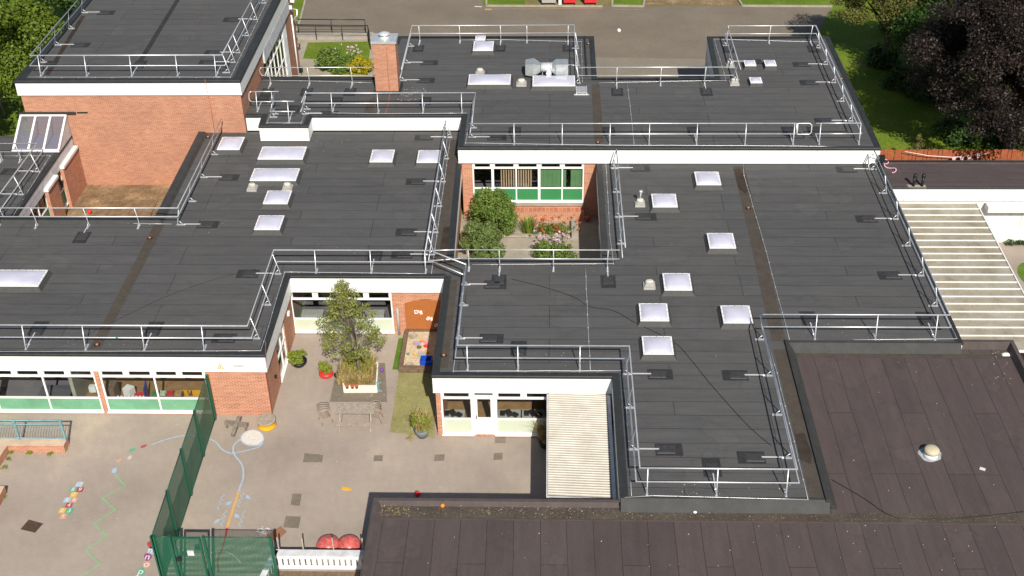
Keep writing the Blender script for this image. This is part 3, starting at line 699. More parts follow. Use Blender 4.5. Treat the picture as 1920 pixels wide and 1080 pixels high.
# --- right annex
RA = thing('school_annex', 'narrow brown felt roofed block with white rendered wall behind the translucent canopy', 'school building', (24, 55, 0))
roof(RA, [(17.1, 53.5), (34, 53.5), (34, 56.15), (17.1, 56.15)], 3.3, felt('annex_felt', (.079, .062, .063), (.05, .04, .04), 'x', 1.0, 9))
trim(RA, [(17.15, 53.5), (34, 53.5)], 3.3, h=.02, m=M_EDGE, wd=.1)
MB().sweep([(34, 56.15), (17.15, 56.15)], [(0, 3.1), (.04, 3.1), (.04, 3.33), (-.12, 3.33), (-.2, 3.302)]).build('roof_edge', M_KERBB, RA)
MB().sweep([(17.1, 53.5), (34, 53.5)], shiplap(2.55, 3.24, 1)).build('fascia', M_WHITE, RA)
wall(RA, (17.1, 53.62), (34, 53.62), 0, 2.55, [], M_WHITE)
wb = MB(); wb.box(21.9, 24.3, 53.0, 53.5, 2.15, 2.45); wb.build('boxed_pipe', M_WHITE, RA)
mb = MB(); L = local((0, 53.62), (1, 0)); lbox(mb, L, 23.9, 26.0, 0, .03, .9, 2.0); mb.build('panel', mat('cream_panel', (.66, .66, .62), .5), RA)
pr_ = MB(); pr_.tube([(17.2, 56.1, 3.40), (34, 56.1, 3.40)], .04, 8)
for k in range(8): pr_.cbox((18.3+k*2.1, 56.1, 3.33), .06, .06, .06)
pr_.build('pipe_rail', M_PATCH, RA)
wall(RA, (34, 56.1), (17.2, 56.1), 0, 3.1, [], M_BRICKD)

# --- roof overlay sheets as parts
def overlay(root, pts, z, m, name='felt_strip', k=.004):
    return MB().sheet([tuple(p[:2]) for p in R(pts, z)], z+k).build(name, m, root)
overlay(WEST, [(289, 421), (309, 421), (188, 655), (167, 655)], Z1, M_GUT, 'gutter')
overlay(WEST, [(841, 262), (858, 262), (856, 330), (846, 505), (812, 505), (836, 330)], Z1, M_GUT, 'gutter')
overlay(WEST, [(832, 425), (843, 425), (841, 470), (828, 474), (824, 470)], Z1, M_DAMP, 'damp_patch', .008)
overlay(WEST, [(608, 262), (622, 262), (590, 470), (570, 470)], Z1, M_FELT, 'felt_lap', .007)
overlay(EAST, [(845, 525), (858, 525), (840, 690), (824, 690)], Z1, M_GUT, 'gutter')
overlay(EAST, [(1374, 312), (1396, 312), (1428, 440), (1474, 640), (1447, 640), (1404, 440)], Z1, M_GUT, 'gutter')
overlay(EAST, [(1376, 318), (1388, 316), (1404, 352), (1398, 364), (1384, 352)], Z1, M_DAMP, 'damp_patch', .008)
overlay(EAST, [(1450, 655), (1474, 655), (1544, 932), (1518, 932)], Z1, M_GUT, 'gutter')
overlay(EAST, [(1490, 815), (1508, 812), (1522, 850), (1520, 870), (1500, 862)], Z1, M_DAMP, 'damp_patch', .008)
overlay(NORTH, [(1109, 158), (1124, 158), (1132, 266), (1114, 266)], Z2, M_GUT, 'gutter')
overlay(NORTH, [(686, 195), (704, 180), (700, 215), (682, 215)], Z2, M_GUT, 'felt_strip')
overlay(HALL, [(329, 0), (337, 0), (266, 118), (256, 118)], ZH, M_PATCH, 'felt_strip')
overlay(HALL, [(84, 140), (92, 142), (160, 30), (152, 30)], ZH, M_DAMP, 'gutter')
MB().sweep([(2.15, 64.6), (2.15, 70.2)], [(0, Z2), (0, Z2+.16), (-.06, Z2+.18), (-.12, Z2)]).build('kerb', M_EDGE, NORTH)

# ------------------------------------------------------------------ canopies
CN = thing('canopy', 'ribbed cream plastic canopy roof beside the white half glazed door', 'canopy', (1.2, 35, 0))
x0, x1, y0, y1, zc0, zc1 = -.03, 2.33, 32.42, 38.15, 2.42, 2.56
mb = MB(); n = 44*6; prev = None
for k in range(n+1):
    y = y0+(y1-y0)*k/n; zz = zc0+(zc1-zc0)*k/n+.045*cos(2*pi*k/6)
    if prev: mb.poly([(x0, prev[0], prev[1]), (x1, prev[0], prev[1]-.10), (x1, y, zz-.10), (x0, y, zz)], True)
    prev = (y, zz)
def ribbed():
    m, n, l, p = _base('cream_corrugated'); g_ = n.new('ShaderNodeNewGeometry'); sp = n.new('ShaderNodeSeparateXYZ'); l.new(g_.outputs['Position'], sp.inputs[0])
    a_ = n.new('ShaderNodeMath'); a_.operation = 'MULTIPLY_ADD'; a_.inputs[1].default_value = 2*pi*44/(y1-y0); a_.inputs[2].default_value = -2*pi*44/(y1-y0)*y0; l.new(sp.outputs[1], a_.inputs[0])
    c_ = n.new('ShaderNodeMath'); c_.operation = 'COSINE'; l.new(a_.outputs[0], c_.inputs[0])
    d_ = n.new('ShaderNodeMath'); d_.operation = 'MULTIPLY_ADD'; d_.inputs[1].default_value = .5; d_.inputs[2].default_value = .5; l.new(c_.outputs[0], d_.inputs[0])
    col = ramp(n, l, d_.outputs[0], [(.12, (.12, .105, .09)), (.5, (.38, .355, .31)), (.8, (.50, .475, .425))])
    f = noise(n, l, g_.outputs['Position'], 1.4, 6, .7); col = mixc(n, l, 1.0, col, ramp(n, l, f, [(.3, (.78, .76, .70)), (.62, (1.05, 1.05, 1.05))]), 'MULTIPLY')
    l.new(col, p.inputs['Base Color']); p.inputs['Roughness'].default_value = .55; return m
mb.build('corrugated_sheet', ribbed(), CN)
fr = MB(); fr.bar((x0-.03, y0-.02, 2.32), (x0-.03, y1, 2.46), .06, .1); fr.bar((x1, y0, 2.2), (x1, y1, 2.3), .06, .1)
for y in (y0+.1, 35.2, y1-.1): fr.bar((x0, y, 2.3), (x1, y, 2.22), .06, .08)
fr.build('frame', M_SOIL, CN)
for y in (y0+.1, 35.2, y1-.15): MB().box(x0-.05, x0+.03, y-.04, y+.04, 0, 2.32).build('post', M_UPVC, CN)
MB().bar((x1+.07, y0-.1, 2.36), (x1+.07, y1, 2.44), .13, .08).build('gutter', M_SOIL, CN)

C2 = thing('canopy', 'flat translucent beige canopy with many white glazing bars on the right edge', 'canopy', (19, 48, 0))
x0, x1, y0, y1 = 17.35, 21.35, 41.2, 53.4
zC = 2.5
def leafmap():
    return ground_mat('mossy_polycarbonate', [(.3, (.235, .205, .145)), (.5, (.345, .31, .24)), (.72, (.41, .38, .32))], .9, 3, 14, rough=.4, fine=.14, b=.02)
mb = MB(); mb.hexa([(x0, y0, zC-.02), (x1-.25, y0, zC-.02), (x1, y1, zC-.02), (x0, y1, zC-.02), (x0, y0, zC), (x1-.25, y0, zC), (x1, y1, zC), (x0, y1, zC)])
mb.build('sheet', leafmap(), C2)
bars = [W(1700, y, zC).y for y in (381, 392, 403.6, 415.5, 427, 439, 451, 463.4, 475.7)]+[W(1740, y, zC).y for y in (488, 501, 514.8, 529, 541.6, 556, 569.7, 584.5, 598.8, 613.8, 629.3)]
for y in bars:
    xr = x1-.25*(1-(y-y0)/(y1-y0))
    MB().box(x0+.01, xr-.01, y-.03, y+.03, zC, zC+.035).build('glazing_bar', M_WHITE, C2)
MB().bar((x1-.22, y0, zC), (x1+.03, y1, zC), .06, .1).build('edge_beam', M_WHITE, C2)
MB().box(x0, x1-.25, y0-.06, y0, zC-.06, zC+.05).build('edge_beam', M_WHITE, C2)
for y in (41.5, 45.4, 49.4): MB().box(x1-.3, x1-.22, y, y+.08, 0, zC-.05).build('post', M_WHITE, C2)

# ------------------------------------------------------------------ rooflights and vents
def px_size(px, py, wp, hp, z):
    c = W(px, py, z); a = W(px-wp/2, py, z); b = W(px+wp/2, py, z); t = W(px, py-hp/2, z); u = W(px, py+hp/2, z)
    return c, (b-a).length, (t.y-u.y)
def rooflight(z, px, py, wp, hp, label, dome=True, up=.26):
    c, w_, d_ = px_size(px, py, wp, hp, z+up)
    t = thing('rooflight', label, 'rooflight', (c.x, c.y, z), 'rooflights on the flat roofs')
    s = MB(); e = .14 if w_ > .8 else .06
    B = [(-w_/2-e, -d_/2-e), (w_/2+e, -d_/2-e), (w_/2+e, d_/2+e), (-w_/2-e, d_/2+e)]; T = [(-w_/2+.03, -d_/2+.03), (w_/2-.03, -d_/2+.03), (w_/2-.03, d_/2-.03), (-w_/2+.03, d_/2-.03)]
    s.hexa([(c.x+a, c.y+b, z-.01) for a, b in B]+[(c.x+a, c.y+b, z+up-.03) for a, b in T]); s.build('upstand', M_UPST, t)
    if w_ > .8: MB().sheet([(c.x+a*1.18, c.y+b*1.18) for a, b in B], z+.006).build('felt_apron', M_FELT, t)
    f = MB(); f.box(c.x-w_/2, c.x+w_/2, c.y-d_/2, c.y+d_/2, z+up-.035, z+up+.012); f = f.build('frame', M_DOMEF, t)
    MB().dome((c.x, c.y, z+up+.013), w_-.12, d_-.12, min(.13, .12*min(w_, d_)), 12).build('dome', M_DOME, t)
    if w_ > .8:
        nx = max(3, int(w_/.3)); ny = max(3, int(d_/.3))
        for i in range(nx+1):
            for yy in (-1, 1): MB().cbox((c.x-w_/2+.05+(w_-.1)*i/nx, c.y+yy*(d_/2-.03), z+up+.012), .03, .03, .015).build('screw_cap', M_CAPR, f)
        for i in range(1, ny):
            for xx in (-1, 1): MB().cbox((c.x+xx*(w_/2-.03), c.y-d_/2+(d_*i/ny), z+up+.012), .03, .03, .015).build('screw_cap', M_CAPR, f)
    return t
for a in [
    (Z1, 433, 268.5, 42, 23, 'square domed rooflight nearest the corner of the hall brick wall'),
    (Z1, 529.6, 286.5, 84, 23, 'long white rooflight just below the boxed-out white fascia, upper of the long pair'),
    (Z1, 515.6, 327, 86, 22.4, 'long white rooflight directly above two small grey roof vents'),
    (Z1, 520.4, 369.6, 46, 24, 'square rooflight between the two grey vents and the square one below'),
    (Z1, 505, 417, 48, 26, 'square rooflight standing alone, lowest of its column on the left roof'),
    (Z1, 716.8, 292, 42.6, 22.4, 'square rooflight in the middle of the left roof below the long white fascia'),
    (Z1, 804.5, 293, 43, 22.4, 'square rooflight partly behind the railing beside the brown gutter'),
    (Z1, 27, 521, 108, 30, 'long rooflight cut by the left border of the photo'),
    (Z1, 1326.8, 334, 46, 24, 'square rooflight closest to the brown damp gutter patch on the right roof'),
    (Z1, 1245.7, 375.6, 46.5, 24, 'square rooflight right of the vent with a thin flue'),
    (Z1, 1352.4, 450.9, 49.5, 27.5, 'square rooflight standing alone level with the light well shrubs'),
    (Z1, 1269.7, 527.9, 51.7, 31, 'square rooflight right of a small stepped grey vent'),
    (Z1, 1226, 585, 53.6, 32, 'square rooflight between the one beside the stepped vent and the lowest one'),
    (Z1, 1381, 589, 55, 32, 'square rooflight immediately left of the long gutter and front railing corner'),
    (Z1, 1233, 647, 56.6, 33, 'square rooflight lowest on the right roof, above the lone black cable'),
    (Z2, 906.5, 85.8, 37.6, 17, 'square rooflight at the back of the top roof with a smaller dome behind it'),
    (Z2, 901, 70.5, 19, 9, 'tiny dome tucked behind the square rooflight at the top roof edge'),
    (Z2, 918, 148.5, 79, 18, 'long rooflight left of the steel extract duct'),
    (Z2, 1038.4, 151.3, 79.6, 18.7, 'long rooflight directly in front of the steel extract duct'),
    (Z2, 1406, 118, 21, 10, 'small bright dome, left of the back pair on the far right roof'),
    (Z2, 1444, 118, 21, 10, 'small bright dome, right of the back pair on the far right roof'),
    (Z2, 1417, 150, 22, 10, 'small bright dome in front of the back pair on the far right roof'),
]: rooflight(*a)
def vent(z, px, py, label, k=1.0, flue=False, stepped=False):
    c = W(px, py, z+.15)
    t = thing('roof_vent', label, 'roof vent', (c.x, c.y, z), 'small vents on the flat roofs')
    MB().cbox((c.x, c.y, z), .52*k, .52*k, .10).cbox((c.x, c.y, z+.12), .42*k, .42*k, .05).build('base', M_CAPG, t)
    if stepped:
        MB().cbox((c.x, c.y, z+.17), .34*k, .34*k, .06).cbox((c.x, c.y, z+.23), .26*k, .26*k, .06).build('louvre', M_CAPG, t)
    MB().lathe([(.15*k, z+.17), (.17*k, z+.2), (.17*k, z+.30), (.13*k, z+.345), (.05, z+.35)], (c.x, c.y, 0), 14, 1.1, .75).build('cap', mat('cream_cap', (.52, .49, .44), .6), t)
    if flue: MB().tube([(c.x, c.y+.02, z+.3), (c.x+.02, c.y+.02, z+.72)], .04, 8).lathe([(.06, z+.66), (.09, z+.7), (.09, z+.78), (.03, z+.8)], (c.x+.02, c.y+.02, 0), 10).build('flue', M_GALV, t)
vent(Z1, 473, 350, 'small grey vent below the left end of the long rooflight', .95)
vent(Z1, 539, 349, 'small grey vent below the right end of the long rooflight', .95)
vent(Z1, 1217.5, 532, 'stepped square grey vent left of a rooflight on the right roof', 1.0, stepped=True)
vent(Z1, 1200, 379, 'grey vent carrying a thin upright flue near the light well railing', .95, flue=True)
vent(Z2, 900, 134, 'grey vent poking up behind the left long rooflight of the top roof', 1.0)
vent(Z2, 977.6, 154, 'beige vent standing between the two long rooflights of the top roof', 1.1)
vent(Z2, 1377, 153, 'stepped pale vent by the end of the link roof railing', 1.0, stepped=True)
vent(Z2, 1369, 120, 'pale vent half hidden behind railing left of the small domes', .9)
# brown roof cowl
c = W(1745, 853, ZB)
t = thing('roof_cowl', 'round tan vent cowl on a splashed white base on the brown roof', 'roof vent', (c.x, c.y, ZB))
mb = MB(); mb.sheet([(c.x-.02+.42*cos(a)*(1+.07*sin(5*a)), c.y+.02+.40*sin(a)*(1+.09*cos(3*a))) for a in [i*pi/16 for i in range(32)]], ZB+.006)
mb.build('sealant_skirt', mat('grey_sealant', (.36, .38, .40), .7, var=.3, scale=5), t)
MB().lathe([(.30, ZB), (.26, ZB+.06), (.23, ZB+.16)], (c.x, c.y, 0), 24).build('collar', M_SOIL, t)
MB().lathe([(.27, ZB+.16), (.285, ZB+.22), (.28, ZB+.27), (.23, ZB+.33), (.1, ZB+.36), (.02, ZB+.365)], (c.x, c.y, 0), 24).build('cowl', mat('tan_metal', (.50, .44, .30), .6, var=.1), t)
# twin black pipes on the annex
c = W(1720, 349, 3.3)
t = thing('vent_pipes', 'pair of short black vent pipes with cowls on the narrow right roof', 'vent pipe', (c.x, c.y, 3.3))
mb = MB(); mb.sheet([(c.x-.45, c.y-.22), (c.x+.4, c.y-.24), (c.x+.42, c.y+.1), (c.x-.5, c.y+.14)], 3.307); mb.build('pale_patch', M_STONE, t)
for dx in (-.2, .22):
    MB().tube([(c.x+dx, c.y, 3.3), (c.x+dx, c.y, 3.82)], .07, 10).lathe([(.08, 3.78), (.1, 3.82), (.1, 3.95), (.06, 3.99), (.03, 4.0)], (c.x+dx, c.y, 0), 12).build('pipe', M_BLACK, t)
# extract duct
c = W(1027, 137, Z2+.2); X, Y, z = c.x, c.y, Z2
t = thing('extract_duct', 'large galvanised steel extract duct with flared ends behind the long rooflight', 'duct', (X, Y, z))
zc_ = z+.56
def hexring(x, hy, hz): return [Vector((x, Y+hy*cos(a), zc_+hz*sin(a))) for a in [pi/4+k*pi/2 for k in range(4)]]
def loft(rings):
    m_ = MB(); k0 = 0; n = len(rings[0])
    for r in rings: m_.v += r
    for i in range(len(rings)-1):
        for j in range(n): m_.f.append((i*n+j, i*n+(j+1) % n, (i+1)*n+(j+1) % n, (i+1)*n+j)); m_.sm.append(False)
    m_.f.append(tuple(range(n))[::-1]); m_.f.append(tuple((len(rings)-1)*n+j for j in range(n))); m_.sm += [False]*2
    return m_
loft([hexring(X-1.28, .52, .46), hexring(X-.80, .60, .54), hexring(X-.42, .30, .28)]).build('inlet_hood', M_GALVD, t)
loft([hexring(X+.22, .30, .28), hexring(X+.48, .56, .48), hexring(X+1.16, .56, .48)]).build('outlet_box', M_GALVD, t)
MB().tube([(X-.4, Y, zc_), (X+.25, Y, zc_)], .27, 16).build('drum', M_ALU, t)
for xx in (-.3, -.05, .15): MB().tube([(X+xx, Y, zc_), (X+xx+.04, Y, zc_)], .29, 16).build('flange', M_GALV, t)
MB().tube([(X+.05, Y-.1, zc_-.25), (X+.05, Y-.42, zc_-.2)], .15, 12).build('motor', M_GALV, t)
for xx in (-.3, .2, .9):
    for yy in (-.25, .25): MB().box(X+xx-.02, X+xx+.02, Y+yy-.02, Y+yy+.02, z, zc_-.2).build('leg', M_GALV, t)
MB().cbox((X+.05, Y+.75, z), .62, .4, .35).build('fan_cover', M_WHITE, t)
# steel mesh step
c = W(1090, 172, Z2)
t = thing('roof_step', 'small galvanised mesh step at the foot of the corner railing', 'roof step', (c.x, c.y, Z2))
mb = MB()
for k in range(9): mb.box(c.x-.28, c.x+.28, c.y-.4+k*.1, c.y-.36+k*.1, Z2+.1, Z2+.12)
mb.build('grating', M_GALV, t)
MB().box(c.x-.31, c.x-.28, c.y-.42, c.y+.5, Z2, Z2+.14).box(c.x+.28, c.x+.31, c.y-.42, c.y+.5, Z2, Z2+.14).box(c.x-.42, c.x+.42, c.y-.5, c.y-.44, Z2+.02, Z2+.07).build('frame', M_ALU, t)

# ------------------------------------------------------------------ guardrails
NM = [0]
def guardrail(label, z, segs, start=None, end=None, loop=(0, 0), h=1.1, lean=.22):
    lines = []
    for ax, inw, posts in segs:
        P = [W(p[0], p[1], z) for p in posts]
        cst = sum((q.y if ax == 'x' else q.x) for q in P)/len(P)
        lines.append((ax, inw, cst, P, posts))
    def path(hh, ln):
        pts = []
        def off(i): ax, inw, cst = lines[i][:3]; return cst+inw*ln
        def endpt(i, which, pxy):
            ax = lines[i][0]; v = off(i)
            if pxy is not None:
                q = W(pxy[0], pxy[1], z+h); a = q.x if ax == 'x' else q.y
            else:
                q = lines[i][3][which]; o = lines[i][3][-1-which if which == 0 else 0]
                a = q.x if ax == 'x' else q.y
            return Vector((a, v, z+hh)) if ax == 'x' else Vector((v, a, z+hh))
        pts.append(endpt(0, 0, start))
        for i in range(len(lines)-1):
            a, b = lines[i], lines[i+1]
            if a[0] == 'x': pts.append(Vector((off(i+1), off(i), z+hh)))
            else: pts.append(Vector((off(i), off(i+1), z+hh)))
        pts.append(endpt(len(lines)-1, -1, end))
        return pts
    top = path(h, lean); mid = path(h*.5, lean*.5)
    c = top[0]
    t = thing('guardrail', label, 'guardrail', (c.x, c.y, z), 'galvanised guardrails along the roof edges')
    MB().tube(top, .027, 8).build('top_rail', M_GALV, t)
    MB().tube(mid, .025, 8).build('mid_rail', M_GALV, t)
    for k, e in ((0, 0), (1, -1)):
        if loop[k]:
            a, b = top[e], mid[e]; d = (top[e]-top[1 if e == 0 else -2]).normalized()*.14
            MB().tube([a, a+d*.6+Vector((0, 0, -.05)), a+d+Vector((0, 0, -.14)), b+d+Vector((0, 0, .14)), b+d*.6+Vector((0, 0, .05)), b], .030, 8).build('end_loop', M_GALV, t)
    for ax, inw, cst, P, posts in lines:
        iv = Vector((0, inw, 0)) if ax == 'x' else Vector((inw, 0, 0)); al = Vector((1, 0, 0)) if ax == 'x' else Vector((0, 1, 0))
        for q, pp in zip(P, posts):
            b = Vector((q.x, cst, z)) if ax == 'x' else Vector((cst, q.y, z))
            po = MB().tube([b+Vector((0, 0, .03)), b+Vector((0, 0, .12)), b+iv*lean+Vector((0, 0, h))], .023, 8)
            po.bar(b-iv*.06+Vector((0, 0, .02)), b+iv*.36+Vector((0, 0, .02)), .09, .035)
            po.tube([b+iv*.26+Vector((0, 0, .04)), b+iv*.07+Vector((0, 0, .22))], .018, 6)
            po = po.build('post', M_GALV, t)
            k = pp[2] if len(pp) > 2 else 0
            if k:
                far = 1.35 if k == 1 else 1.0
                MB().bar(b+iv*.3+Vector((0, 0, .05)), b+iv*(far-.25)+Vector((0, 0, .05)), .045, .03).build('arm', M_ALU, t)
                cc = b+iv*far; sx_, sy_ = (.46, .70) if ax == 'x' else (.70, .46)
                NM[0] += 1; MB().sheet([(cc.x-sx_*.72+iv.x*.12, cc.y-sy_*.72+iv.y*.12), (cc.x+sx_*.72+iv.x*.12, cc.y-sy_*.72+iv.y*.12), (cc.x+sx_*.72+iv.x*.12, cc.y+sy_*.72+iv.y*.12), (cc.x-sx_*.72+iv.x*.12, cc.y+sy_*.72+iv.y*.12)], z+.012+.0007*(NM[0] % 9)).build('base_mat', M_PATCH, t)
                wt = MB().hexa([(cc.x+a*sx_/2, cc.y+b_*sy_/2, z+.019) for a, b_ in ((-1,-1), (1,-1), (1,1), (-1,1))]+[(cc.x+a*sx_*.42, cc.y+b_*sy_*.42, z+.045) for a, b_ in ((-1,-1), (1,-1), (1,1), (-1,1))])
                wt.build('counterweight', M_RUB, t)
    return top, mid
# west wing front + court sides
g1t, g1m = guardrail('guardrail along the left roof front and two sides of the tree courtyard', Z1, [
    ('x', 1, [(-60, 655), (49, 655, 1), (161, 655.5), (271, 656, 1), (383, 656.5)]),
    ('y', -1, [(487, 635, 1), (505, 572), (525, 514, 1)]),
    ('x', 1, [(593, 512), (696, 512.5, 1), (798, 513)])], (-140, 608), (812, 472))
g2t, g2m = guardrail('guardrail beside the brown gutter down the right side of the left roof', Z1, [
    ('y', -1, [(846, 258, 1), (840, 298), (832, 341, 1), (826, 387), (821.6, 436, 1), (814, 478, 1)])], (836, 226), (801, 470))
g3t, g3m = guardrail('guardrail round the centre roof above the white door and down past the ribbed canopy', Z1, [
    ('y', 1, [(866, 534, 1), (862, 573), (857, 635, 1)]),
    ('x', 1, [(876.7, 693.6), (971, 695.7, 1), (1087, 695.7)]),
    ('y', 1, [(1166, 702, 1), (1174, 765), (1183, 843, 1)]),
    ('x', 1, [(1212.6, 927), (1343, 930, 1), (1474, 933)]),
    ('y', -1, [(1487, 859, 1), (1461, 778), (1445.5, 704.7, 1), (1435, 637)])], (877, 496), (1430, 590))
guardrail('guardrail across the right roof front and up the edge beside the flat canopy', Z1, [
    ('x', 1, [(1528, 637, 1), (1641, 636.5), (1752, 636, 1)]),
    ('y', -1, [(1759, 574), (1731.5, 517, 1), (1706, 461), (1680.6, 411, 1), (1659, 362.5), (1641, 318, 1)])], (1430, 591), (1640, 283))
guardrail('guardrail along the south side of the planted light well', Z1, [
    ('x', -1, [(879.5, 502), (937, 502, 2), (1037.6, 502), (1138.6, 501, 2)]),
    ], (866, 468), (1162, 464))
guardrail('guardrail down the right side of the planted light well', Z1, [
    ('y', 1, [(1149.6, 316, 1), (1151.6, 360.5), (1151.6, 407, 1), (1155.7, 457.4)])], (1146, 282), (1163, 464))
guardrail('guardrail along the back edge of the left roof above the brown earth yard', Z1, [
    ('x', -1, [(8, 411), (69, 424), (165, 426, 2), (259, 428)]),
    ('y', 1, [(326, 421.6, 1), (354, 378), (387, 333, 1), (395, 290)])], (-60, 389), (404, 222))
# north wing
guardrail('long guardrail along the front of the top roof above the green panel windows', Z2, [
    ('x', 1, [(964, 269, 1), (1054, 271), (1143.5, 271.5, 1), (1217, 271.5), (1306, 271, 1), (1397, 271), (1487, 271, 1)])], (880, 231), (1494, 232))
guardrail('short guardrail end piece right of the gate and up the far right roof edge', Z2, [
    ('x', 1, [(1536, 271.5, 1), (1610, 270)]),
    ('y', -1, [(1600, 227, 1), (1580, 190), (1566.5, 155, 1), (1550.6, 121, 1), (1535, 90)]),
    ('x', -1, [(1519, 79, 2), (1441, 78), (1362, 77, 2)]),
    ('y', 1, [(1351, 86), (1377, 116, 1), (1366, 150)])], (1531, 234), (1372, 130))
a, b = W(1497, 233, Z2+1.1), W(1520, 234, Z2+1.1)
yy = W(1487, 271, Z2).y
t = thing('access_gate', 'small looped self-closing gate in the top roof guardrail', 'gate', (a.x, yy, Z2))
MB().tube([(a.x, yy+.22, Z2+1.1), (b.x, yy+.22, Z2+1.1), (b.x+.1, yy+.2, Z2+1.0), (b.x+.1, yy+.13, Z2+.62), (b.x, yy+.12, Z2+.53), (a.x, yy+.12, Z2+.53)], .028, 8, True).build('gate_frame', M_GALV, t)
MB().tube([(a.x-.05, yy+.12, Z2+.55), (a.x-.05, yy+.22, Z2+1.1)], .04, 8).build('hinge', M_GALV, t)
guardrail('guardrail across the link roof in front of the car park', Z2, [
    ('x', -1, [(1155.7, 157, 2), (1238, 157), (1320.4, 156, 2)])], (1085, 127), (1378, 124))
guardrail('guardrail round the back and right edge of the top middle roof behind the duct', Z2, [
    ('y', 1, [(751, 151, 1), (758, 118, 1), (766, 87)]),
    ('x', -1, [(788, 75, 2), (863, 76), (939, 76.5, 2), (988, 78), (1065, 79, 2)]),
    ('y', -1, [(1084, 91), (1085, 123, 1), (1087, 156)])], (748, 130), (1085, 127))
guardrail('guardrail above the white fascia from the chimney foot to the step in the top roof', Z2, [
    ('y', 1, [(571, 214, 1), (566, 205)]),
    ('x', 1, [(623, 212.5, 1), (709, 213), (793, 211.5, 1), (866, 211.5)]),
    ('y', 1, [(880, 258, 1), (881, 240)][::-1])], (550, 192), (880, 231))
guardrail('short looped guardrail in the corner against the hall brick wall', Z2, [
    ('x', 1, [(483, 209, 1), (512, 209.5)])], (470, 173), (521, 175), loop=(1, 0))
guardrail('tiny guardrail on the boxed-out roof bay over the white box fascia', Z2, [
    ('y', 1, [(506, 214), (512, 220)][::-1]),
    ('x', 1, [(542, 228, 1)]) ], (517, 176), (551, 192))
guardrail('guardrail behind the walkway left of the brick chimney', Z2, [
    ('x', -1, [(508, 157, 2), (581, 156.5, 2), (661, 157, 2)])], (492, 123), (704, 128), loop=(1, 0))
# hall
guardrail('guardrail round three sides of the tall hall roof', ZH, [
    ('y', 1, [(190, -40), (159, 24, 1), (134, 54), (108, 84.7, 1), (81.5, 117)]),
    ('x', 1, [(77, 142.6, 1), (163, 142.6), (248, 141.5, 1), (333, 142.6), (405, 143, 1)]),
    ('y', -1, [(430.6, 136.5), (440, 117, 1), (449, 99, 1), (465.6, 67), (482.7, 36.7, 1), (497, 6), (512, -25)])], (200, -60), (520, -60))
# left annex
guardrail('guardrail on the low link roof below the lean-to glazing', za, [
    ('x', -1, [(-30, 300, 2), (4.6, 300), (40, 300)]),
    ('y', -1, [(74, 322, 1), (43, 365, 1), (12.7, 412.7, 1), (-25, 455)])], (-50, 267), (-60, 400))
# short linking rails over the gutter between the two roofs
def link(label, pairs, z):
    t = thing('guardrail', label, 'guardrail', (pairs[0][0][0].x, pairs[0][0][0].y, z), 'galvanised guardrails along the roof edges')
    for k, pr in enumerate(pairs):
        MB().tube(pr[0], .03, 8).build(pr[1], M_GALV, t)
link('angled guardrail tubes crossing the gutter behind the tree courtyard corner', [([g1t[-1], W(812, 472, Z1+1.1), g3t[0]], 'top_rail'), ([g1m[-1], g3m[0]], 'mid_rail')], Z1)
lw0, lw1 = W(866, 468, Z1+1.1), W(868, 484, Z1+.55)
link('angled guardrail tubes joining the gutter railing to the light well railing', [([g2t[-1], lw0], 'top_rail'), ([g2m[-1], lw1], 'mid_rail')], Z1)

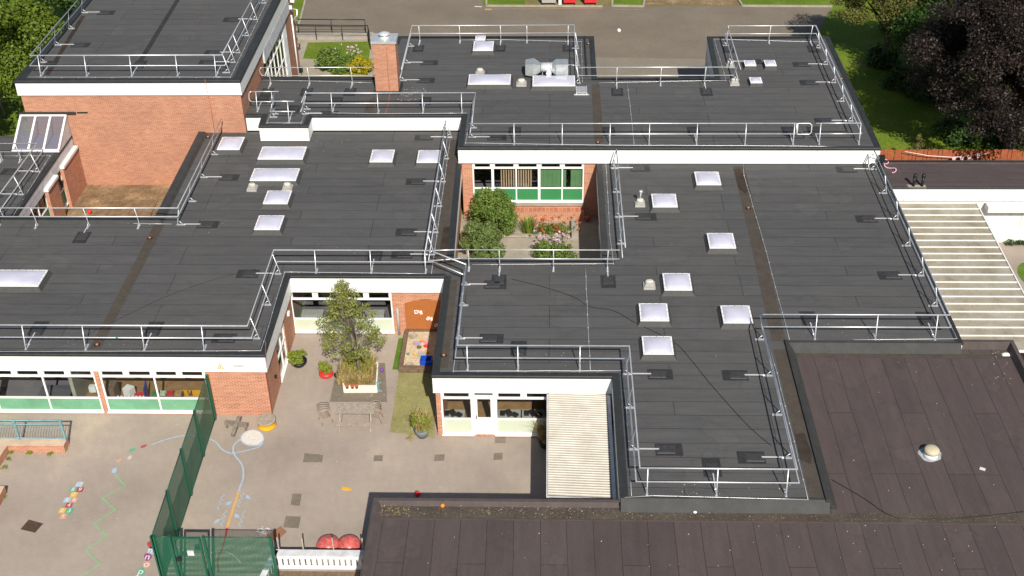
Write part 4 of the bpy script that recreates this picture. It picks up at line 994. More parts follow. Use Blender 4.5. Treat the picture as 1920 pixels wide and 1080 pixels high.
# ------------------------------------------------------------------ lightning conductors, cables, drains
def conductor(label, pts, z, clips=True, k=.03):
    P = [W(x, y, z)+Vector((0, 0, k)) for x, y in pts]
    t = thing('lightning_conductor', label, 'lightning conductor', (P[0].x, P[0].y, z), 'lightning conductor tapes on the roofs')
    # slightly wavy tape
    Q = []
    for a, b in zip(P[:-1], P[1:]):
        n_ = max(1, int((b-a).length/.9)); d = (b-a).normalized(); s = Vector((-d.y, d.x, 0))
        for i in range(n_): Q.append(a+(b-a)*i/n_+s*random.uniform(-.012, .012)*(i > 0))
    Q.append(P[-1])
    MB().tube(Q, .0095, 5).build('tape', M_ALU, t)
    cl = MB()
    for q in Q[1:-1]: cl.cbox(q-Vector((0, 0, k)), .045, .045, .04)
    if cl.v: cl.build('clip', M_GALV, t, kind='stuff')
for a in [
    ('silver conductor tape along the front edge of the left roof', [(-40, 660), (489, 658.5), (495, 641), (534, 511), (560, 511), (798, 514)], Z1),
    ('conductor tape running beside the brown gutter on the left roof', [(844, 262), (825, 400), (809, 514)], Z1),
    ('conductor tape round the left and front edges of the centre roof', [(872, 500), (859, 628), (850, 697), (1166, 696)], Z1),
    ('conductor tape down the left edge of the bottom roof beside the canopy', [(1167, 700), (1174, 765), (1184, 931)], Z1),
    ('conductor tape along the bottom roof edge above the brown felt', [(1169, 934), (1223, 930.5), (1515, 938)], Z1),
    ('conductor tape up the gutter side of the bottom roof', [(1515, 938), (1457, 700), (1452, 685), (1439, 640)], Z1),
    ('thin straight conductor across the centre roof from the light well', [(1097.4, 497), (1106.8, 695)], Z1),
    ('conductor tape beside the long middle gutter of the right roof', [(1393, 307), (1395, 330), (1430, 450), (1480, 638)], Z1),
    ('conductor tape along the front edge of the right roof', [(1600, 638), (1794, 636), (1686, 400), (1648, 306)], Z1),
    ('conductor tape round the light well south and east edges', [(885, 497), (1150, 495), (1143, 440), (1135, 290)], Z1),
    ('long conductor tape along the front edge of the top roof', [(891, 176), (873, 269), (1140, 273), (1400, 274), (1592, 276)], Z2),
    ('thin conductor crossing the top roof from back to front', [(1176, 155), (1183, 215), (1189, 272)], Z2),
    ('conductor tape above the long white fascia left of centre', [(571, 212), (700, 214), (876, 213)], Z2),
    ('conductor tape round the boxed-out roof bay', [(508, 212), (501, 231), (565, 231.5), (572, 213)], Z2),
    ('conductor tape along the link roof back edge', [(1123, 156), (1361, 151.5), (1339, 74), (1535, 79.5)], Z2),
    ('conductor tape along the back edge of the top middle roof', [(860, 76), (943, 75), (1090, 79), (1092, 155)], Z2),
    ('conductor tape behind the walkway by the chimney', [(492, 151), (600, 153), (697, 156)], Z2),
    ('conductor tape round the edge of the hall roof', [(53, 145.5), (432, 145.5), (499, 6), (530, -60)], ZH),
    ('conductor tape along the back edge of the left roof', [(4, 416), (200, 419), (322, 421)], Z1),
    ('conductor tape on the low link roof', [(0, 293), (94, 293), (10, 430)], za),
]: conductor(*a)
def cable(label, pts, z, m, r=.012, name='cable'):
    P = [Vector((*W(x, y, z).xy, z+.015)) for x, y in pts]
    Q = []
    for i in range(len(P)-1):
        p0, p1, p2, p3 = P[max(i-1, 0)], P[i], P[i+1], P[min(i+2, len(P)-1)]
        for k in range(6):
            s = k/6; Q.append(.5*((2*p1)+(p2-p0)*s+(2*p0-5*p1+4*p2-p3)*s*s+(3*p1-p0-3*p2+p3)*s**3))
    Q.append(P[-1]); one(MB().tube(Q, r, 5), name, m, label, 'cable')
cable('thin black cable snaking from the light well mat across the centre roof past the rooflights', [(960, 524), (1010, 536), (1073, 556), (1105, 575), (1150, 583), (1190, 605), (1262, 641), (1298, 678), (1330, 718), (1400, 796), (1448, 838)], Z1, M_BLACK, .013)
cable('thin dark cable lying across the left roof towards the courtyard railing', [(140, 640), (250, 585), (320, 553), (400, 525), (480, 505)], Z1, M_PATCH, .010)
cable('black cable drooping over the kerb onto the brown roof', [(1560, 900), (1620, 935), (1660, 962), (1700, 973), (1800, 972), (1919, 960)], ZB+.02, M_BLACK, .012)
for a in [(281, 446, Z1, 'rusty roof drain near the earth yard corner railing'), (182, 646, Z1, 'copper coloured roof drain just inside the front left railing'), (832, 666, Z1, 'copper coloured drain beside the sandpit roof edge'),
          (1121, 267, Z2, 'small rusty drain by the front railing of the top roof'), (1403, 390, Z1, 'rusty drain in the gutter of the right roof'), (1103, 82, Z2, 'dark drain in the corner of the top middle roof'), (1578, 148, Z2, 'small red-brown drain by the far right roof edge'), (390, 257, Z1, 'small drain under the pole by the hall wall')]:
    c = W(a[0], a[1], a[2]+.02)
    t = thing('roof_drain', a[3], 'roof drain', (c.x, c.y, a[2]), 'drain outlets in the flat roofs')
    MB().lathe([(.13, a[2]+.002), (.13, a[2]+.03), (.09, a[2]+.035)], (c.x, c.y, 0), 14).build('rim', M_BLACK, t)
    MB().lathe([(.08, a[2]+.03), (.06, a[2]+.07), (.02, a[2]+.08)], (c.x, c.y, 0), 12).build('grate', mat('rusty_copper', (.45, .18, .09), .5, .3), t)
# red conductor cables down walls
one(MB().tube([WY(498, 640, 39.5), WY(487+12, 700, 39.66), WY(512, 786, 39.66)], .012, 5), 'red_cable', mat('red_cable', (.35, .06, .03), .6), 'thin red cable down the brick corner left of the courtyard', 'cable')
one(MB().tube([WY(384, 149, 59.34), WY(396, 205, 59.46), WY(402, 244, 59.46)], .012, 5), 'orange_cable', mat('orange_cable', (.45, .10, .03), .6), 'thin orange cable down the hall brick wall', 'cable')
one(MB().tube([WY(725, 88, 62.46), WY(727, 130, 62.46), WY(731, 176, 62.46)]+R([(727, 200), (722, 214)], Z2+.02), .013, 5), 'chimney_cable', mat('orange_cable2', (.40, .12, .06), .6), 'thin orange cable down the front of the brick chimney', 'cable')
# litter on roofs
def litter(label, regs, z, n, m, size=.035):
    mb = MB()
    for k in range(n):
        q = random.choice(regs); x = random.uniform(q[0], q[2]); y = random.uniform(q[1], q[3]); c = W(x, y, z); s = size*random.uniform(.5, 1.5); a = random.uniform(0, pi)
        mb.poly([(c.x+s*cos(a+t)*(1 if i % 2 else .6), c.y+s*sin(a+t)*(1 if i % 2 else .6), z+.02+.012*random.random()) for i, t in enumerate((0, pi/2, pi, 3*pi/2))])
    mb.build('roof_litter', m, kind='stuff', label=label, category='litter')
M_SPECK = mat('pale_speck', (.55, .50, .42), .9)
M_LEAFL = mat('dead_leaf', (.26, .19, .10), .9, var=.3, scale=20)
litter('pale specks scattered on the grey roofs', [(560, 240, 800, 290), (1210, 905, 1490, 930), (880, 660, 1160, 690), (100, 630, 470, 650), (1500, 600, 1750, 632), (1190, 400, 1450, 700), (200, 400, 800, 500)], Z1, 90, M_SPECK, .022)
litter('leaves and grit scattered on the brown roof', [(712, 948, 1150, 966), (1000, 950, 1500, 972), (1560, 660, 1900, 930), (1570, 985, 1900, 1070), (715, 980, 1500, 1070), (1860, 660, 1895, 720)], ZB, 130, M_SPECK, .022)
litter('brown leaves along the gutter of the brown roof', [(712, 948, 770, 968), (860, 944, 1120, 964), (1000, 950, 1560, 972)], ZB, 260, M_LEAFL, .03)
litter('white bird droppings beside the chimney foot', [(745, 180, 790, 190), (752, 165, 800, 182)], Z2, 45, M_SPECK, .035)
c = W(830, 951, ZB); one(MB().lathe([(.01, ZB+.006), (.06, ZB+.02), (.085, ZB+.08), (.06, ZB+.145), (.01, ZB+.16)], (c.x, c.y, 0), 14), 'orange_ball', M_ORANGE, 'small orange ball in the gutter of the brown roof', 'ball')
c = W(1842, 880, ZB); one(MB().cbox((c.x, c.y, ZB+.006), .2, .12, .03, -.5), 'drink_carton', M_SOIL, 'small crushed white packet on the brown roof right of the cowl', 'litter')
c = W(1303, 960, ZB); one(MB().lathe([(.09, ZB+.006), (.07, ZB+.05), (.02, ZB+.07)], (c.x, c.y, 0), 10), 'shuttlecock', M_WHITE, 'small white shuttlecock in the brown roof gutter', 'litter')
c = W(1886, 665, ZB); one(MB().dome((c.x, c.y, ZB+.006), .32, .2, .08, 6), 'plastic_scrap', M_UPVC, 'white plastic scrap near the right corner of the brown roof', 'litter')
# ------------------------------------------------------------------ plants
import numpy as np
rng = np.random.default_rng(11)
def leaf_mesh(name, clumps, n, size, m, parent=None, squash=.75, up=.35, long=1.0, **kw):
    """many small leaves gathered in clumps; clumps: (centre, radius)"""
    V = []; 
    for c, r in clumps:
        k = max(4, int(n*r*r)); d = rng.normal(size=(k, 3)); d /= np.linalg.norm(d, axis=1)[:, None]
        rad = r*rng.random(k)**.38
        p = np.array(c)+d*rad[:, None]*np.array([1, 1, squash])
        nn = d*.7+rng.normal(size=(k, 3))*.6; nn[:, 2] += up; nn /= np.linalg.norm(nn, axis=1)[:, None]
        a = np.cross(nn, rng.normal(size=(k, 3))); a /= np.linalg.norm(a, axis=1)[:, None]; b = np.cross(nn, a)
        s = size*(.55+.9*rng.random(k))[:, None]
        V.append(np.stack([p+a*s*long, p+b*s*.62+nn*s*.15, p-a*s*long, p-b*s*.62+nn*s*.15], 1).reshape(-1, 3))
    V = np.concatenate(V); N = len(V)//4
    if parent is not None: o0 = np.array(OFF[parent])
    else: o0 = np.array([V[:, 0].mean(), V[:, 1].mean(), V[:, 2].min()])
    me = bpy.data.meshes.new(name); me.vertices.add(len(V)); me.vertices.foreach_set('co', (V-o0).astype('f').ravel())
    me.loops.add(4*N); me.loops.foreach_set('vertex_index', np.arange(4*N, dtype='i'))
    me.polygons.add(N); me.polygons.foreach_set('loop_start', np.arange(0, 4*N, 4, dtype='i')); me.polygons.foreach_set('loop_total', np.full(N, 4, dtype='i'))
    me.update(calc_edges=True); me.materials.append(m)
    o = bpy.data.objects.new(name, me); COL.objects.link(o); OFF[o] = Vector(o0)
    if parent is not None: o.parent = parent
    else: o.location = o0
    for k, v in kw.items(): o[k] = v
    return o
def crown_clumps(c, R, nz, r0, k, inner=.35, seed=0):
    g = np.random.default_rng(seed); out = []
    for i in range(k):
        d = g.normal(size=3); d /= np.linalg.norm(d)
        if d[2] < -.55: d[2] *= -.6
        q = (inner+(1-inner)*g.random()**.5) if i % 4 else g.random()*inner
        wob = 1+.22*sin(3*d[0]+seed)+.16*cos(4*d[1]+d[2]*3)
        out.append(((c[0]+d[0]*R*q*wob, c[1]+d[1]*R*q*wob, c[2]+d[2]*nz*q*wob), r0*(.55+.8*g.random())))
    return out
def tree(label, cpx, z, Rr, nz, r0, k, n, size, lm, bm=M_BARKD, seed=0, tr=.28):
    c = W(*cpx, z); t = thing('tree', label, 'tree', (c.x, c.y, 0))
    cl = crown_clumps(c, Rr, nz, r0, k, seed=seed)
    tm = MB(); tm.tube([(c.x, c.y, -.1), (c.x+.1, c.y, z*.3), (c.x, c.y+.1, z*.7), (c.x, c.y, z+nz*.4)], tr, 10, r2=tr*.3)
    for q, r in cl[::5]: tm.tube([(c.x, c.y, z*.5+.3*(q[2]-z)), ((c.x+q[0])/2, (c.y+q[1])/2, (z*.6+q[2])/2+.3), q], tr*.28, 6, r2=.02)
    tm.build('trunk', bm, t); leaf_mesh('crown', cl, n, size, lm, t)
    return t
tree('large dark purple copper beech filling the top right corner', (1930, 112), 6.0, 5.3, 5.1, 1.05, 290, 820, .066, L_BEECH, seed=3, tr=.4)
tree('yellow-green tree beside the copper beech with its crown over the path', (1675, -2), 4.6, 3.3, 2.5, .75, 110, 900, .06, L_SYC, seed=5)
def tree_at(label, x, y, *a, **k):
    c = Vector((x, y, a[0])); d = Vector((c.x, c.y, c.z-CH)); q = d.dot(_f)
    return tree(label, (960+F*d.dot(_r)/q, 540-F*d.dot(_u)/q), *a, **k)
tree_at('bright green maple in the top left corner beyond the hall', -36.3, 66.5, 5.2, 5.6, 5.0, 1.1, 170, 620, .095, L_MAPLE, seed=12, tr=.35)
tree_at('dark green tree behind the maple by the hall roof corner', -33.6, 80, 5.0, 4.4, 4.6, 1.0, 110, 450, .10, L_DARK, seed=21)
tree('shadowy green tree between the yellow-green tree and the copper beech', (1772, 62), 3.4, 3.3, 2.9, .9, 130, 520, .075, L_DARK, seed=14)
def shrub(label, px, py, r, h, lm, n=900, size=.06, k=26, r0=.28, z0=0, name='shrub', cat='shrub', group=None, long=1.2, seed=1, stems=True, yy=1.0):
    c = W(px, py, z0); t = thing(name, label, cat, (c.x, c.y, z0), group)
    g = np.random.default_rng(seed); cl = []
    for i in range(k):
        a = g.random()*2*pi; q = g.random()**.5; zz = g.random()
        rr = r*q*(1-.45*zz*zz)
        cl.append(((c.x+rr*cos(a), c.y+rr*sin(a)*yy, z0+r0*.5+(h-r0)*zz), r0*(.6+.7*g.random())))
    leaf_mesh('foliage', cl, n, size, lm, t, long=long)
    if stems:
        s = MB()
        for q, _ in cl[::3]: s.tube([(c.x+.1*(q[0]-c.x), c.y+.1*(q[1]-c.y), z0-.02), ((c.x+q[0])/2, (c.y+q[1])/2, z0+.6*(q[2]-z0)), q], .018, 5, r2=.006)
        s.build('stem', M_BARK, t)
    return t
# understory below the beeches
for i, (px, py, r, h) in enumerate([(1655, 120, 1.2, 1.0), (1700, 170, 1.4, 1.4), (1740, 190, 1.6, 1.7), (1800, 262, 1.4, 1.2), (1860, 268, 1.4, 1.3), (1700, 70, 1.7, 2.0), (1900, 285, 1.1, .8)]):
    shrub(['low dark bush nearest the far right roof edge', 'dark bush left of the copper beech, second from the roof edge', 'dark bush under the left side of the copper beech', 'dark leafy bush at the lawn edge below the beech, left one',
           'dark leafy bush at the lawn edge below the beech, right one', 'dark bush under the yellow-green tree', 'low bush near the bunting under the beech'][i], px, py, r, h, L_DARK, 420, .09, 26, .5, seed=40+i, group='bushes under the beech')
# light well planting
shrub('tall rounded green shrub in front of the green panel windows', 925, 432, 1.15, 2.6, L_SHRUB, 1100, .055, 60, .40, seed=3)
shrub('narrow-leaved green shrub in the left front corner of the light well', 903, 482, 1.0, 2.0, leafm('willow_leaves', (.09, .14, .035), (.15, .21, .055), (.24, .28, .10)), 1100, .05, 55, .36, long=1.9, seed=4)
shrub('pink flowering bush behind the light well railing', 1038, 486, 1.0, 1.0, L_SHRUB, 1000, .05, 40, .3, seed=5, yy=.7)
def flowers(label, px, py, r, z0, z1, n, lm, size=.05, name='flowers', yy=.6, cat='flowers'):
    c = W(px, py, 0); cl = [((c.x+random.uniform(-r, r), c.y+random.uniform(-r, r)*yy, random.uniform(z0, z1)), .09) for _ in range(n)]
    t = thing(name, label, cat, (c.x, c.y, 0)); leaf_mesh('petals', cl, 1100, size, lm, t)
    s = MB()
    for q, _ in cl[::2]: s.tube([(q[0]*.7+c.x*.3, q[1], 0), q], .006, 4)
    s.build('stem', mat('green_stem', (.10, .16, .03), .7), t); return t
flowers('pale pink blooms on the bush behind the light well railing', 1036, 478, 1.0, .75, 1.25, 34, L_PINK, yy=.7)
flowers('orange red flower sprays at the back of the light well bed', 1042, 436, 1.25, .35, .8, 40, L_REDF, .045)
shrub('low green flower bed foliage at the back of the light well', 1040, 440, 1.35, .5, L_SHRUB, 900, .05, 34, .22, seed=8, yy=.45, stems=False)
c = W(990, 436, 0); t = thing('iris_clump', 'clump of long sword-shaped leaves beside the tall light well shrub', 'plant', (c.x, c.y, 0)); mb = MB()
for k in range(150):
    a = random.uniform(0, 2*pi); r0_ = random.uniform(0, .35); b = Vector((c.x+r0_*cos(a), c.y+r0_*sin(a), 0)); lean = Vector((cos(a), sin(a), 0))*random.uniform(.1, .45); hh = random.uniform(.5, .95); s = Vector((-sin(a), cos(a), 0))*.018
    mb.poly([b-s, b+s, b+lean*.5+s+Vector((0, 0, hh*.7)), b+lean*.5-s+Vector((0, 0, hh*.7))]); mb.poly([b+lean*.5-s+Vector((0, 0, hh*.7)), b+lean*.5+s+Vector((0, 0, hh*.7)), b+lean+Vector((0, 0, hh))])
mb.build('blade', leafm('iris_leaves', (.12, .20, .02), (.20, .28, .04), (.26, .26, .06)), t, kind='stuff')
one(MB().bar(W(936, 441, .12), W(1068, 443, .12), .16, .14), 'bed_edging', M_TIMBER, 'pale timber sleeper edging the light well flower bed', 'sleeper')
one(MB().box(1.15, 1.5, 53.9, 55.3, 0, .35), 'bed_wall', M_STONE, 'low pale stone block at the right end of the flower bed', 'low wall')
cq = MB(); cq.tube([(1.2, 55.8, .12), (1.9, 55.75, .12)], .05, 8); cq.lathe([(.1, .0), (.14, .3), (.15, .34)], (2.0, 55.6, 0), 10); one(cq, 'garden_bucket', M_TERRA, 'reddish bucket and pipe in the dark corner of the light well', 'bucket')
# garden by the hall
shrub('rounded green shrub in the small garden left of the chimney', 622, 132, 1.0, 1.5, L_SHRUB, 900, .06, 46, .36, seed=31)
shrub('yellow flowering bush closest to the brick chimney', 680, 134, .85, .95, L_YELF, 800, .06, 32, .28, seed=32)
shrub('loose bush between the rounded shrub and the yellow bush', 648, 132, .6, .9, L_SHRUB, 700, .05, 22, .25, seed=33)
flowers('pink flower heads above the small garden bed', 655, 122, .9, .9, 1.35, 22, L_PINK, .06)
c = W(561, 140, 0); t = thing('garden_chair', 'black garden chair against the end of the hall', 'chair', (c.x, c.y, 0))
MB().cbox((c.x, c.y, .42), .5, .5, .05).build('seat', M_BLACK, t); MB().cbox((c.x-.22, c.y, .47), .05, .5, .5).build('backrest', M_BLACK, t)
for a, b in ((-1, -1), (1, -1), (1, 1), (-1, 1)): MB().cbox((c.x+a*.22, c.y+b*.22, 0), .04, .04, .42).build('leg', M_BLACK, t)
def post_rail(label, a, b, n, h, m=M_BLACK, name='handrail', mids=(.55,)):
    t = thing(name, label, 'handrail', (a.x, a.y, 0)); v = Vector((0, 0, 1))
    MB().tube([a+v*h, b+v*h], .035, 8).build('top_rail', m, t)
    for q in mids: MB().tube([a+v*h*q, b+v*h*q], .025, 6).build('mid_rail', m, t)
    for k in range(n+1): MB().tube([a+(b-a)*k/n, a+(b-a)*k/n+v*h], .03, 6).build('post', m, t)
post_rail('black handrail on the garden side of the path behind the hall', W(545, 74, 0), W(692, 76, 0), 3, 1.1)
post_rail('black handrail on the car park side of the path behind the hall', W(560, 61, 0), W(686, 62, 0), 2, 1.0)
post_rail('short black handrail running down beside the chimney', W(692, 78, 0), W(695, 93, 0), 1, 1.1)
one(MB().box(*[f(W(x, 70, 0).x for x in (545, 700)) for f in (min, max)], W(600, 74, 0).y, W(600, 66, 0).y, 0, .16), 'path_kerb', M_STONE, 'pale concrete ledge between the two black handrails', 'ledge')
# bins at the top edge
def bin_(label, px, m, wd=1.15):
    c = W(px, 7, 0); t = thing('wheeled_bin', label, 'bin', (c.x, c.y, 0), 'bins on the verge')
    MB().hexa([(c.x-wd*.44, c.y-.35, .2), (c.x+wd*.44, c.y-.35, .2), (c.x+wd*.44, c.y+.4, .2), (c.x-wd*.44, c.y+.4, .2), (c.x-wd/2, c.y-.45, 1.15), (c.x+wd/2, c.y-.45, 1.15), (c.x+wd/2, c.y+.5, 1.15), (c.x-wd/2, c.y+.5, 1.15)]).build('body', m, t)
    MB().cbox((c.x, c.y+.02, 1.155), wd+.06, 1.02, .09).build('lid', m, t)
    for a in (-1, 1):
        for b in (-1, 1): MB().tube([(c.x+a*wd*.38-.03, c.y+b*.28, .1), (c.x+a*wd*.38+.03, c.y+b*.28, .1)], .1, 10).build('wheel', M_BLACK, t)
bin_('pale grey wheeled bin on the grass verge', 1029, M_CAPG); bin_('red wheeled bin next to the grey bin', 1068, M_REDB, 1.0); bin_('red wheeled bin furthest right on the verge', 1107, M_REDB, 1.0)
c = W(1050, 8, 0); one(MB().cbox((c.x, c.y, 0), .22, .2, .95), 'marker_post', M_WHITE, 'short white post between the grey and red bins', 'post')

# courtyard tree in its planter
tb = W(676, 712, 0); t = thing('tree', 'small open-crowned tree rising from the white planter in the courtyard', 'tree', (tb.x, tb.y, 0))
top = W(656, 566, 3.9)
cl = []; g = np.random.default_rng(77)
mid = Vector((tb.x-.27, tb.y+.15, 0))
for k in range(125):
    zz = g.random()**1.25; z = 1.75+3.1*zz; rr = (1.42 if zz < .4 else 1.42*(1-(zz-.4)/.70))*g.random()**.5; a = g.random()*2*pi
    cl.append(((mid.x-.1*zz+rr*cos(a), mid.y+rr*sin(a), z-.15*rr+.2), .24*(.6+.8*g.random())))
leaf_mesh('crown', cl, 850, .046, L_COURT, t)
tm = MB(); tm.tube([(tb.x, tb.y, .2), (tb.x-.05, tb.y+.05, 1.4), (mid.x, mid.y, 2.8), (mid.x-.1, mid.y, 4.6)], .085, 8, r2=.025)
for q, r in cl[::2]: tm.tube([(tb.x-.05, tb.y+.08, max(1.3, q[2]*.55)), ((mid.x+q[0])/2, (mid.y+q[1])/2, q[2]*.85), q], .014, 5, r2=.004)
tm.build('trunk', M_BARK, t)
pa, pb_, pc, pd = W(645.7, 736, 0), W(706.8, 736, 0), W(709.5, 692, 0), W(640, 692, 0)
t = thing('planter', 'white painted timber planter box round the courtyard tree', 'planter', ((pa.x+pb_.x)/2, pa.y, 0))
for a, b in ((pa, pb_), (pb_, pc), (pc, pd), (pd, pa)): MB().bar(a+Vector((0, 0, .2)), b+Vector((0, 0, .2)), .06, .4).build('side_board', mat('cream_paint', (.72, .70, .60), .6, var=.08), t)
MB().prism([(p.x, p.y) for p in (pa, pb_, pc, pd)], .0, .3).build('soil', M_EARTH, t)
t = thing('long_grass', 'straw coloured long grass filling the courtyard planter', 'grass', (tb.x, tb.y, .3)); 
def blades(n, x0, x1, y0, y1, z0, h, m, parent):
    mb = MB()
    for k in range(n):
        b = Vector((random.uniform(x0, x1), random.uniform(y0, y1), z0)); a = random.uniform(0, 2*pi); hh = h*random.uniform(.5, 1.2); ln = Vector((cos(a), sin(a), 0))*hh*random.uniform(.3, 1.0); s = Vector((-sin(a), cos(a), 0))*.011
        mb.poly([b-s, b+s, b+ln*.4+Vector((0, 0, hh*.7))+s, b+ln*.4+Vector((0, 0, hh*.7))-s]); mb.poly([b+ln*.4+Vector((0, 0, hh*.7))-s, b+ln*.4+Vector((0, 0, hh*.7))+s, b+ln+Vector((0, 0, hh))])
    mb.build('blade', m, parent, kind='stuff')
blades(3200, pd.x+.1, pc.x-.1, pa.y+.12, pc.y+.2, .3, .34, L_DRY, t)
blades(700, pd.x+.2, pc.x-.3, pa.y+.7, pc.y+.2, .3, .42, L_LIME, t)
for k, px in enumerate((651, 661, 669)):
    c = W(px, 727, .32); tt = thing('flower_pot', ['small terracotta pot at the left end of the planter front', 'middle small terracotta pot on the planter front', 'small terracotta pot right of the other two on the planter'][k], 'pot', (c.x, c.y, .3), 'terracotta pots in the planter')
    MB().lathe([(.055, .3), (.08, .43), (.09, .44), (.09, .47), (.07, .47)], (c.x, c.y, 0), 12).build('pot', M_TERRA, tt)
# pots and tyre planter
def potplant(label, px, py, r, h, pm, lm, pr=None, seed=0, size=.034, dry=False):
    c = W(px, py, 0); t = thing('potted_plant', label, 'potted plant', (c.x, c.y, 0))
    MB().lathe([(r*.7, 0), (r, h*.6), (r*1.05, h), (r*.92, h), (r*.85, h-.05)], (c.x, c.y, 0), 20).build('pot', pm, t)
    g = np.random.default_rng(seed); cl = []
    for i in range(22): a = g.random()*2*pi; q = g.random()**.5*r*1.15; cl.append(((c.x+q*cos(a), c.y+q*sin(a), h+.03+g.random()*(.55 if dry else .32)), .13))
    leaf_mesh('foliage', cl, 3200, size, lm, t, long=1.4)
    if dry: blades(160, c.x-r*.8, c.x+r*.8, c.y-r*.8, c.y+r*.8, h, .75, L_DRY, t)
    return t
potplant('dark round bowl of lime green leaves against the courtyard brick wall', 561, 684, .36, .26, M_BLACK, L_LIME, seed=2, dry=False)
potplant('grey tub with dry straw-like plant at the turf corner', 792, 817, .30, .42, mat('grey_pot', (.16, .18, .18), .6), L_LIME, seed=4, dry=True)
potplant('dark tub of dry brown plants half hidden beside the ribbed canopy', 1022, 836, .28, .4, M_PATCH, L_DRY, seed=6, dry=True)
c = W(612, 704, 0); t = thing('tyre_planter', 'red painted tyre holding a leafy plant with yellow flowers', 'planter', (c.x, c.y, 0))
MB().lathe([(.22, .0), (.31, .05), (.33, .12), (.31, .20), (.22, .24), (.17, .22)], (c.x, c.y, 0), 24).build('tyre', M_RED, t)
leaf_mesh('foliage', [((c.x+random.uniform(-.24, .24), c.y+random.uniform(-.22, .22), .3+random.random()*.32), .13) for _ in range(26)], 3200, .034, L_LIME, t)
leaf_mesh('flowers', [((c.x+random.uniform(-.22, .28), c.y-.12+random.uniform(-.2, .2), .45), .05) for _ in range(5)], 1500, .03, L_YELF, t)
for lab, px, py, r, m_ in (('small purple ball by the planter corner', 716, 694, .09, M_PURP), ('dark ball beside the tyre planter', 631, 703, .13, M_BLACK), ('faded red ball in the enclosed earth yard', 168, 397, .11, M_RED), ('dark red ball in the shade by the brown roof parapet', 783, 926, .12, M_RED)):
    c = W(px, py, r); mb = MB(); mb.lathe([(r*sin(a), r-r*cos(a)) for a in [.05+k*(pi-.1)/10 for k in range(11)]], (c.x, c.y, .005), 16); one(mb, 'ball', m_, lab, 'ball')
c = W(639, 706, 0); one(MB().cbox((c.x, c.y, 0), .22, .16, .16, .3), 'toy_tub', M_YEL, 'small yellow tub between the tyre planter and white planter', 'toy')
c = W(711, 732, 0); one(MB().cbox((c.x, c.y, 0), .05, .05, .45).cbox((c.x, c.y, .4), .22, .04, .05).cbox((c.x+.02, c.y-.08, .02), .2, .04, .05), 'toy_scooter', M_TEAL, 'turquoise toy handle leaning by the planter right side', 'toy')
c = W(650, 917, 0); one(MB().cbox((c.x-.05, c.y, .005), .26, .12, .05, -.2).cbox((c.x+.12, c.y-.04, .005), .14, .07, .045, -.5), 'toy_glove', M_YEL, 'small yellow toy lying flat on the tarmac', 'toy')
# sandpit
sy0, sy1, sx0, sx1 = W(751, 697, 0).y, W(761, 624, 0).y, W(753, 690, 0).x, -4.7
t = thing('sandpit', 'timber edged pit of pale wood chips below the orange board', 'sandpit', ((sx0+sx1)/2, sy0, 0))
MB().box(sx0, sx1, sy0, sy1, 0, .16).build('wood_chips', M_WOODCHIP, t)
for a in ((sx0-.09, sx0+.09, sy0-.09, sy1+.05), (sx0+.09, sx1, sy0-.09, sy0+.09), (sx0+.09, sx1, sy1-.13, sy1+.05)): MB().box(*a, 0, .30).build('sleeper', M_TIMBD, t)
chips = MB()
for k in range(700):
    x, y = random.uniform(sx0+.15, sx1-.1), random.uniform(sy0+.15, sy1-.2); a = random.uniform(0, pi); s = random.uniform(.02, .05)
    chips.poly([(x+s*cos(a+i*pi/2)*(1 if i % 2 else .5), y+s*sin(a+i*pi/2)*(1 if i % 2 else .5), .165+random.random()*.02) for i in range(4)])
chips.build('chips', mat('wood_chip', (.62, .50, .34), .9, var=.35, scale=30), t, kind='stuff')
toy = [('round tan tray at the back of the sandpit', 775, 632, .22, .08, M_TIMBER, 'tray'), ('lilac tray in the sandpit', 782, 645, .2, .06, mat('lilac', (.36, .30, .42), .5), 'tray'), ('orange cup in the sandpit', 791, 641, .07, .1, M_ORANGE, 'cup'),
       ('pink toy in the sandpit', 799, 643, .11, .07, mat('pink_toy', (.70, .2, .32), .5), 'toy'), ('red toy dish in the sandpit near the wall shadow', 799, 650, .12, .07, M_REDB, 'toy'), ('small yellow spade in the sandpit', 779, 666, .07, .1, M_YEL, 'toy'),
       ('lime green toy at the left of the sandpit', 765, 665, .07, .06, M_GREENP, 'toy'), ('brown bowl in the sandpit', 786, 652, .12, .06, M_TIMBD, 'bowl'), ('flat stone in the front left of the sandpit', 768, 686, .2, .06, M_TIMBER, 'stone'), ('orange toy at the shadow edge of the sandpit', 801, 661, .1, .07, M_ORANGE, 'toy')]
for lab, px, py, r, h, m_, ct in toy:
    c = W(px, py, .17); one(MB().lathe([(r*.8, .17), (r, .17+h), (r*.8, .17+h), (r*.7, .17+h*.5)], (c.x, c.y, 0), 12, 1, .8), 'toy' if ct == 'toy' else ct, m_, lab, ct)
c = W(791, 668, .17); one(MB().cbox((c.x, c.y, .17), .34, .5, .08).cbox((c.x, c.y, .25), .26, .42, .02), 'toy_crate', M_CAPG, 'pale grey rectangular tray in the middle of the sandpit', 'tray')
c = W(800, 683, .17); t = thing('storage_box', 'open blue plastic box in the sandpit front corner', 'box', (c.x, c.y, .17)); mb = MB()
for a in ((-.25, .25, -.22, -.19), (-.25, .25, .19, .22), (-.25, -.22, -.19, .19), (.22, .25, -.19, .19)): mb.box(c.x+a[0], c.x+a[1], c.y+a[2], c.y+a[3], .2, .5)
mb.box(c.x-.25, c.x+.25, c.y-.22, c.y+.22, .17, .2); mb.build('box', M_BLUE, t)
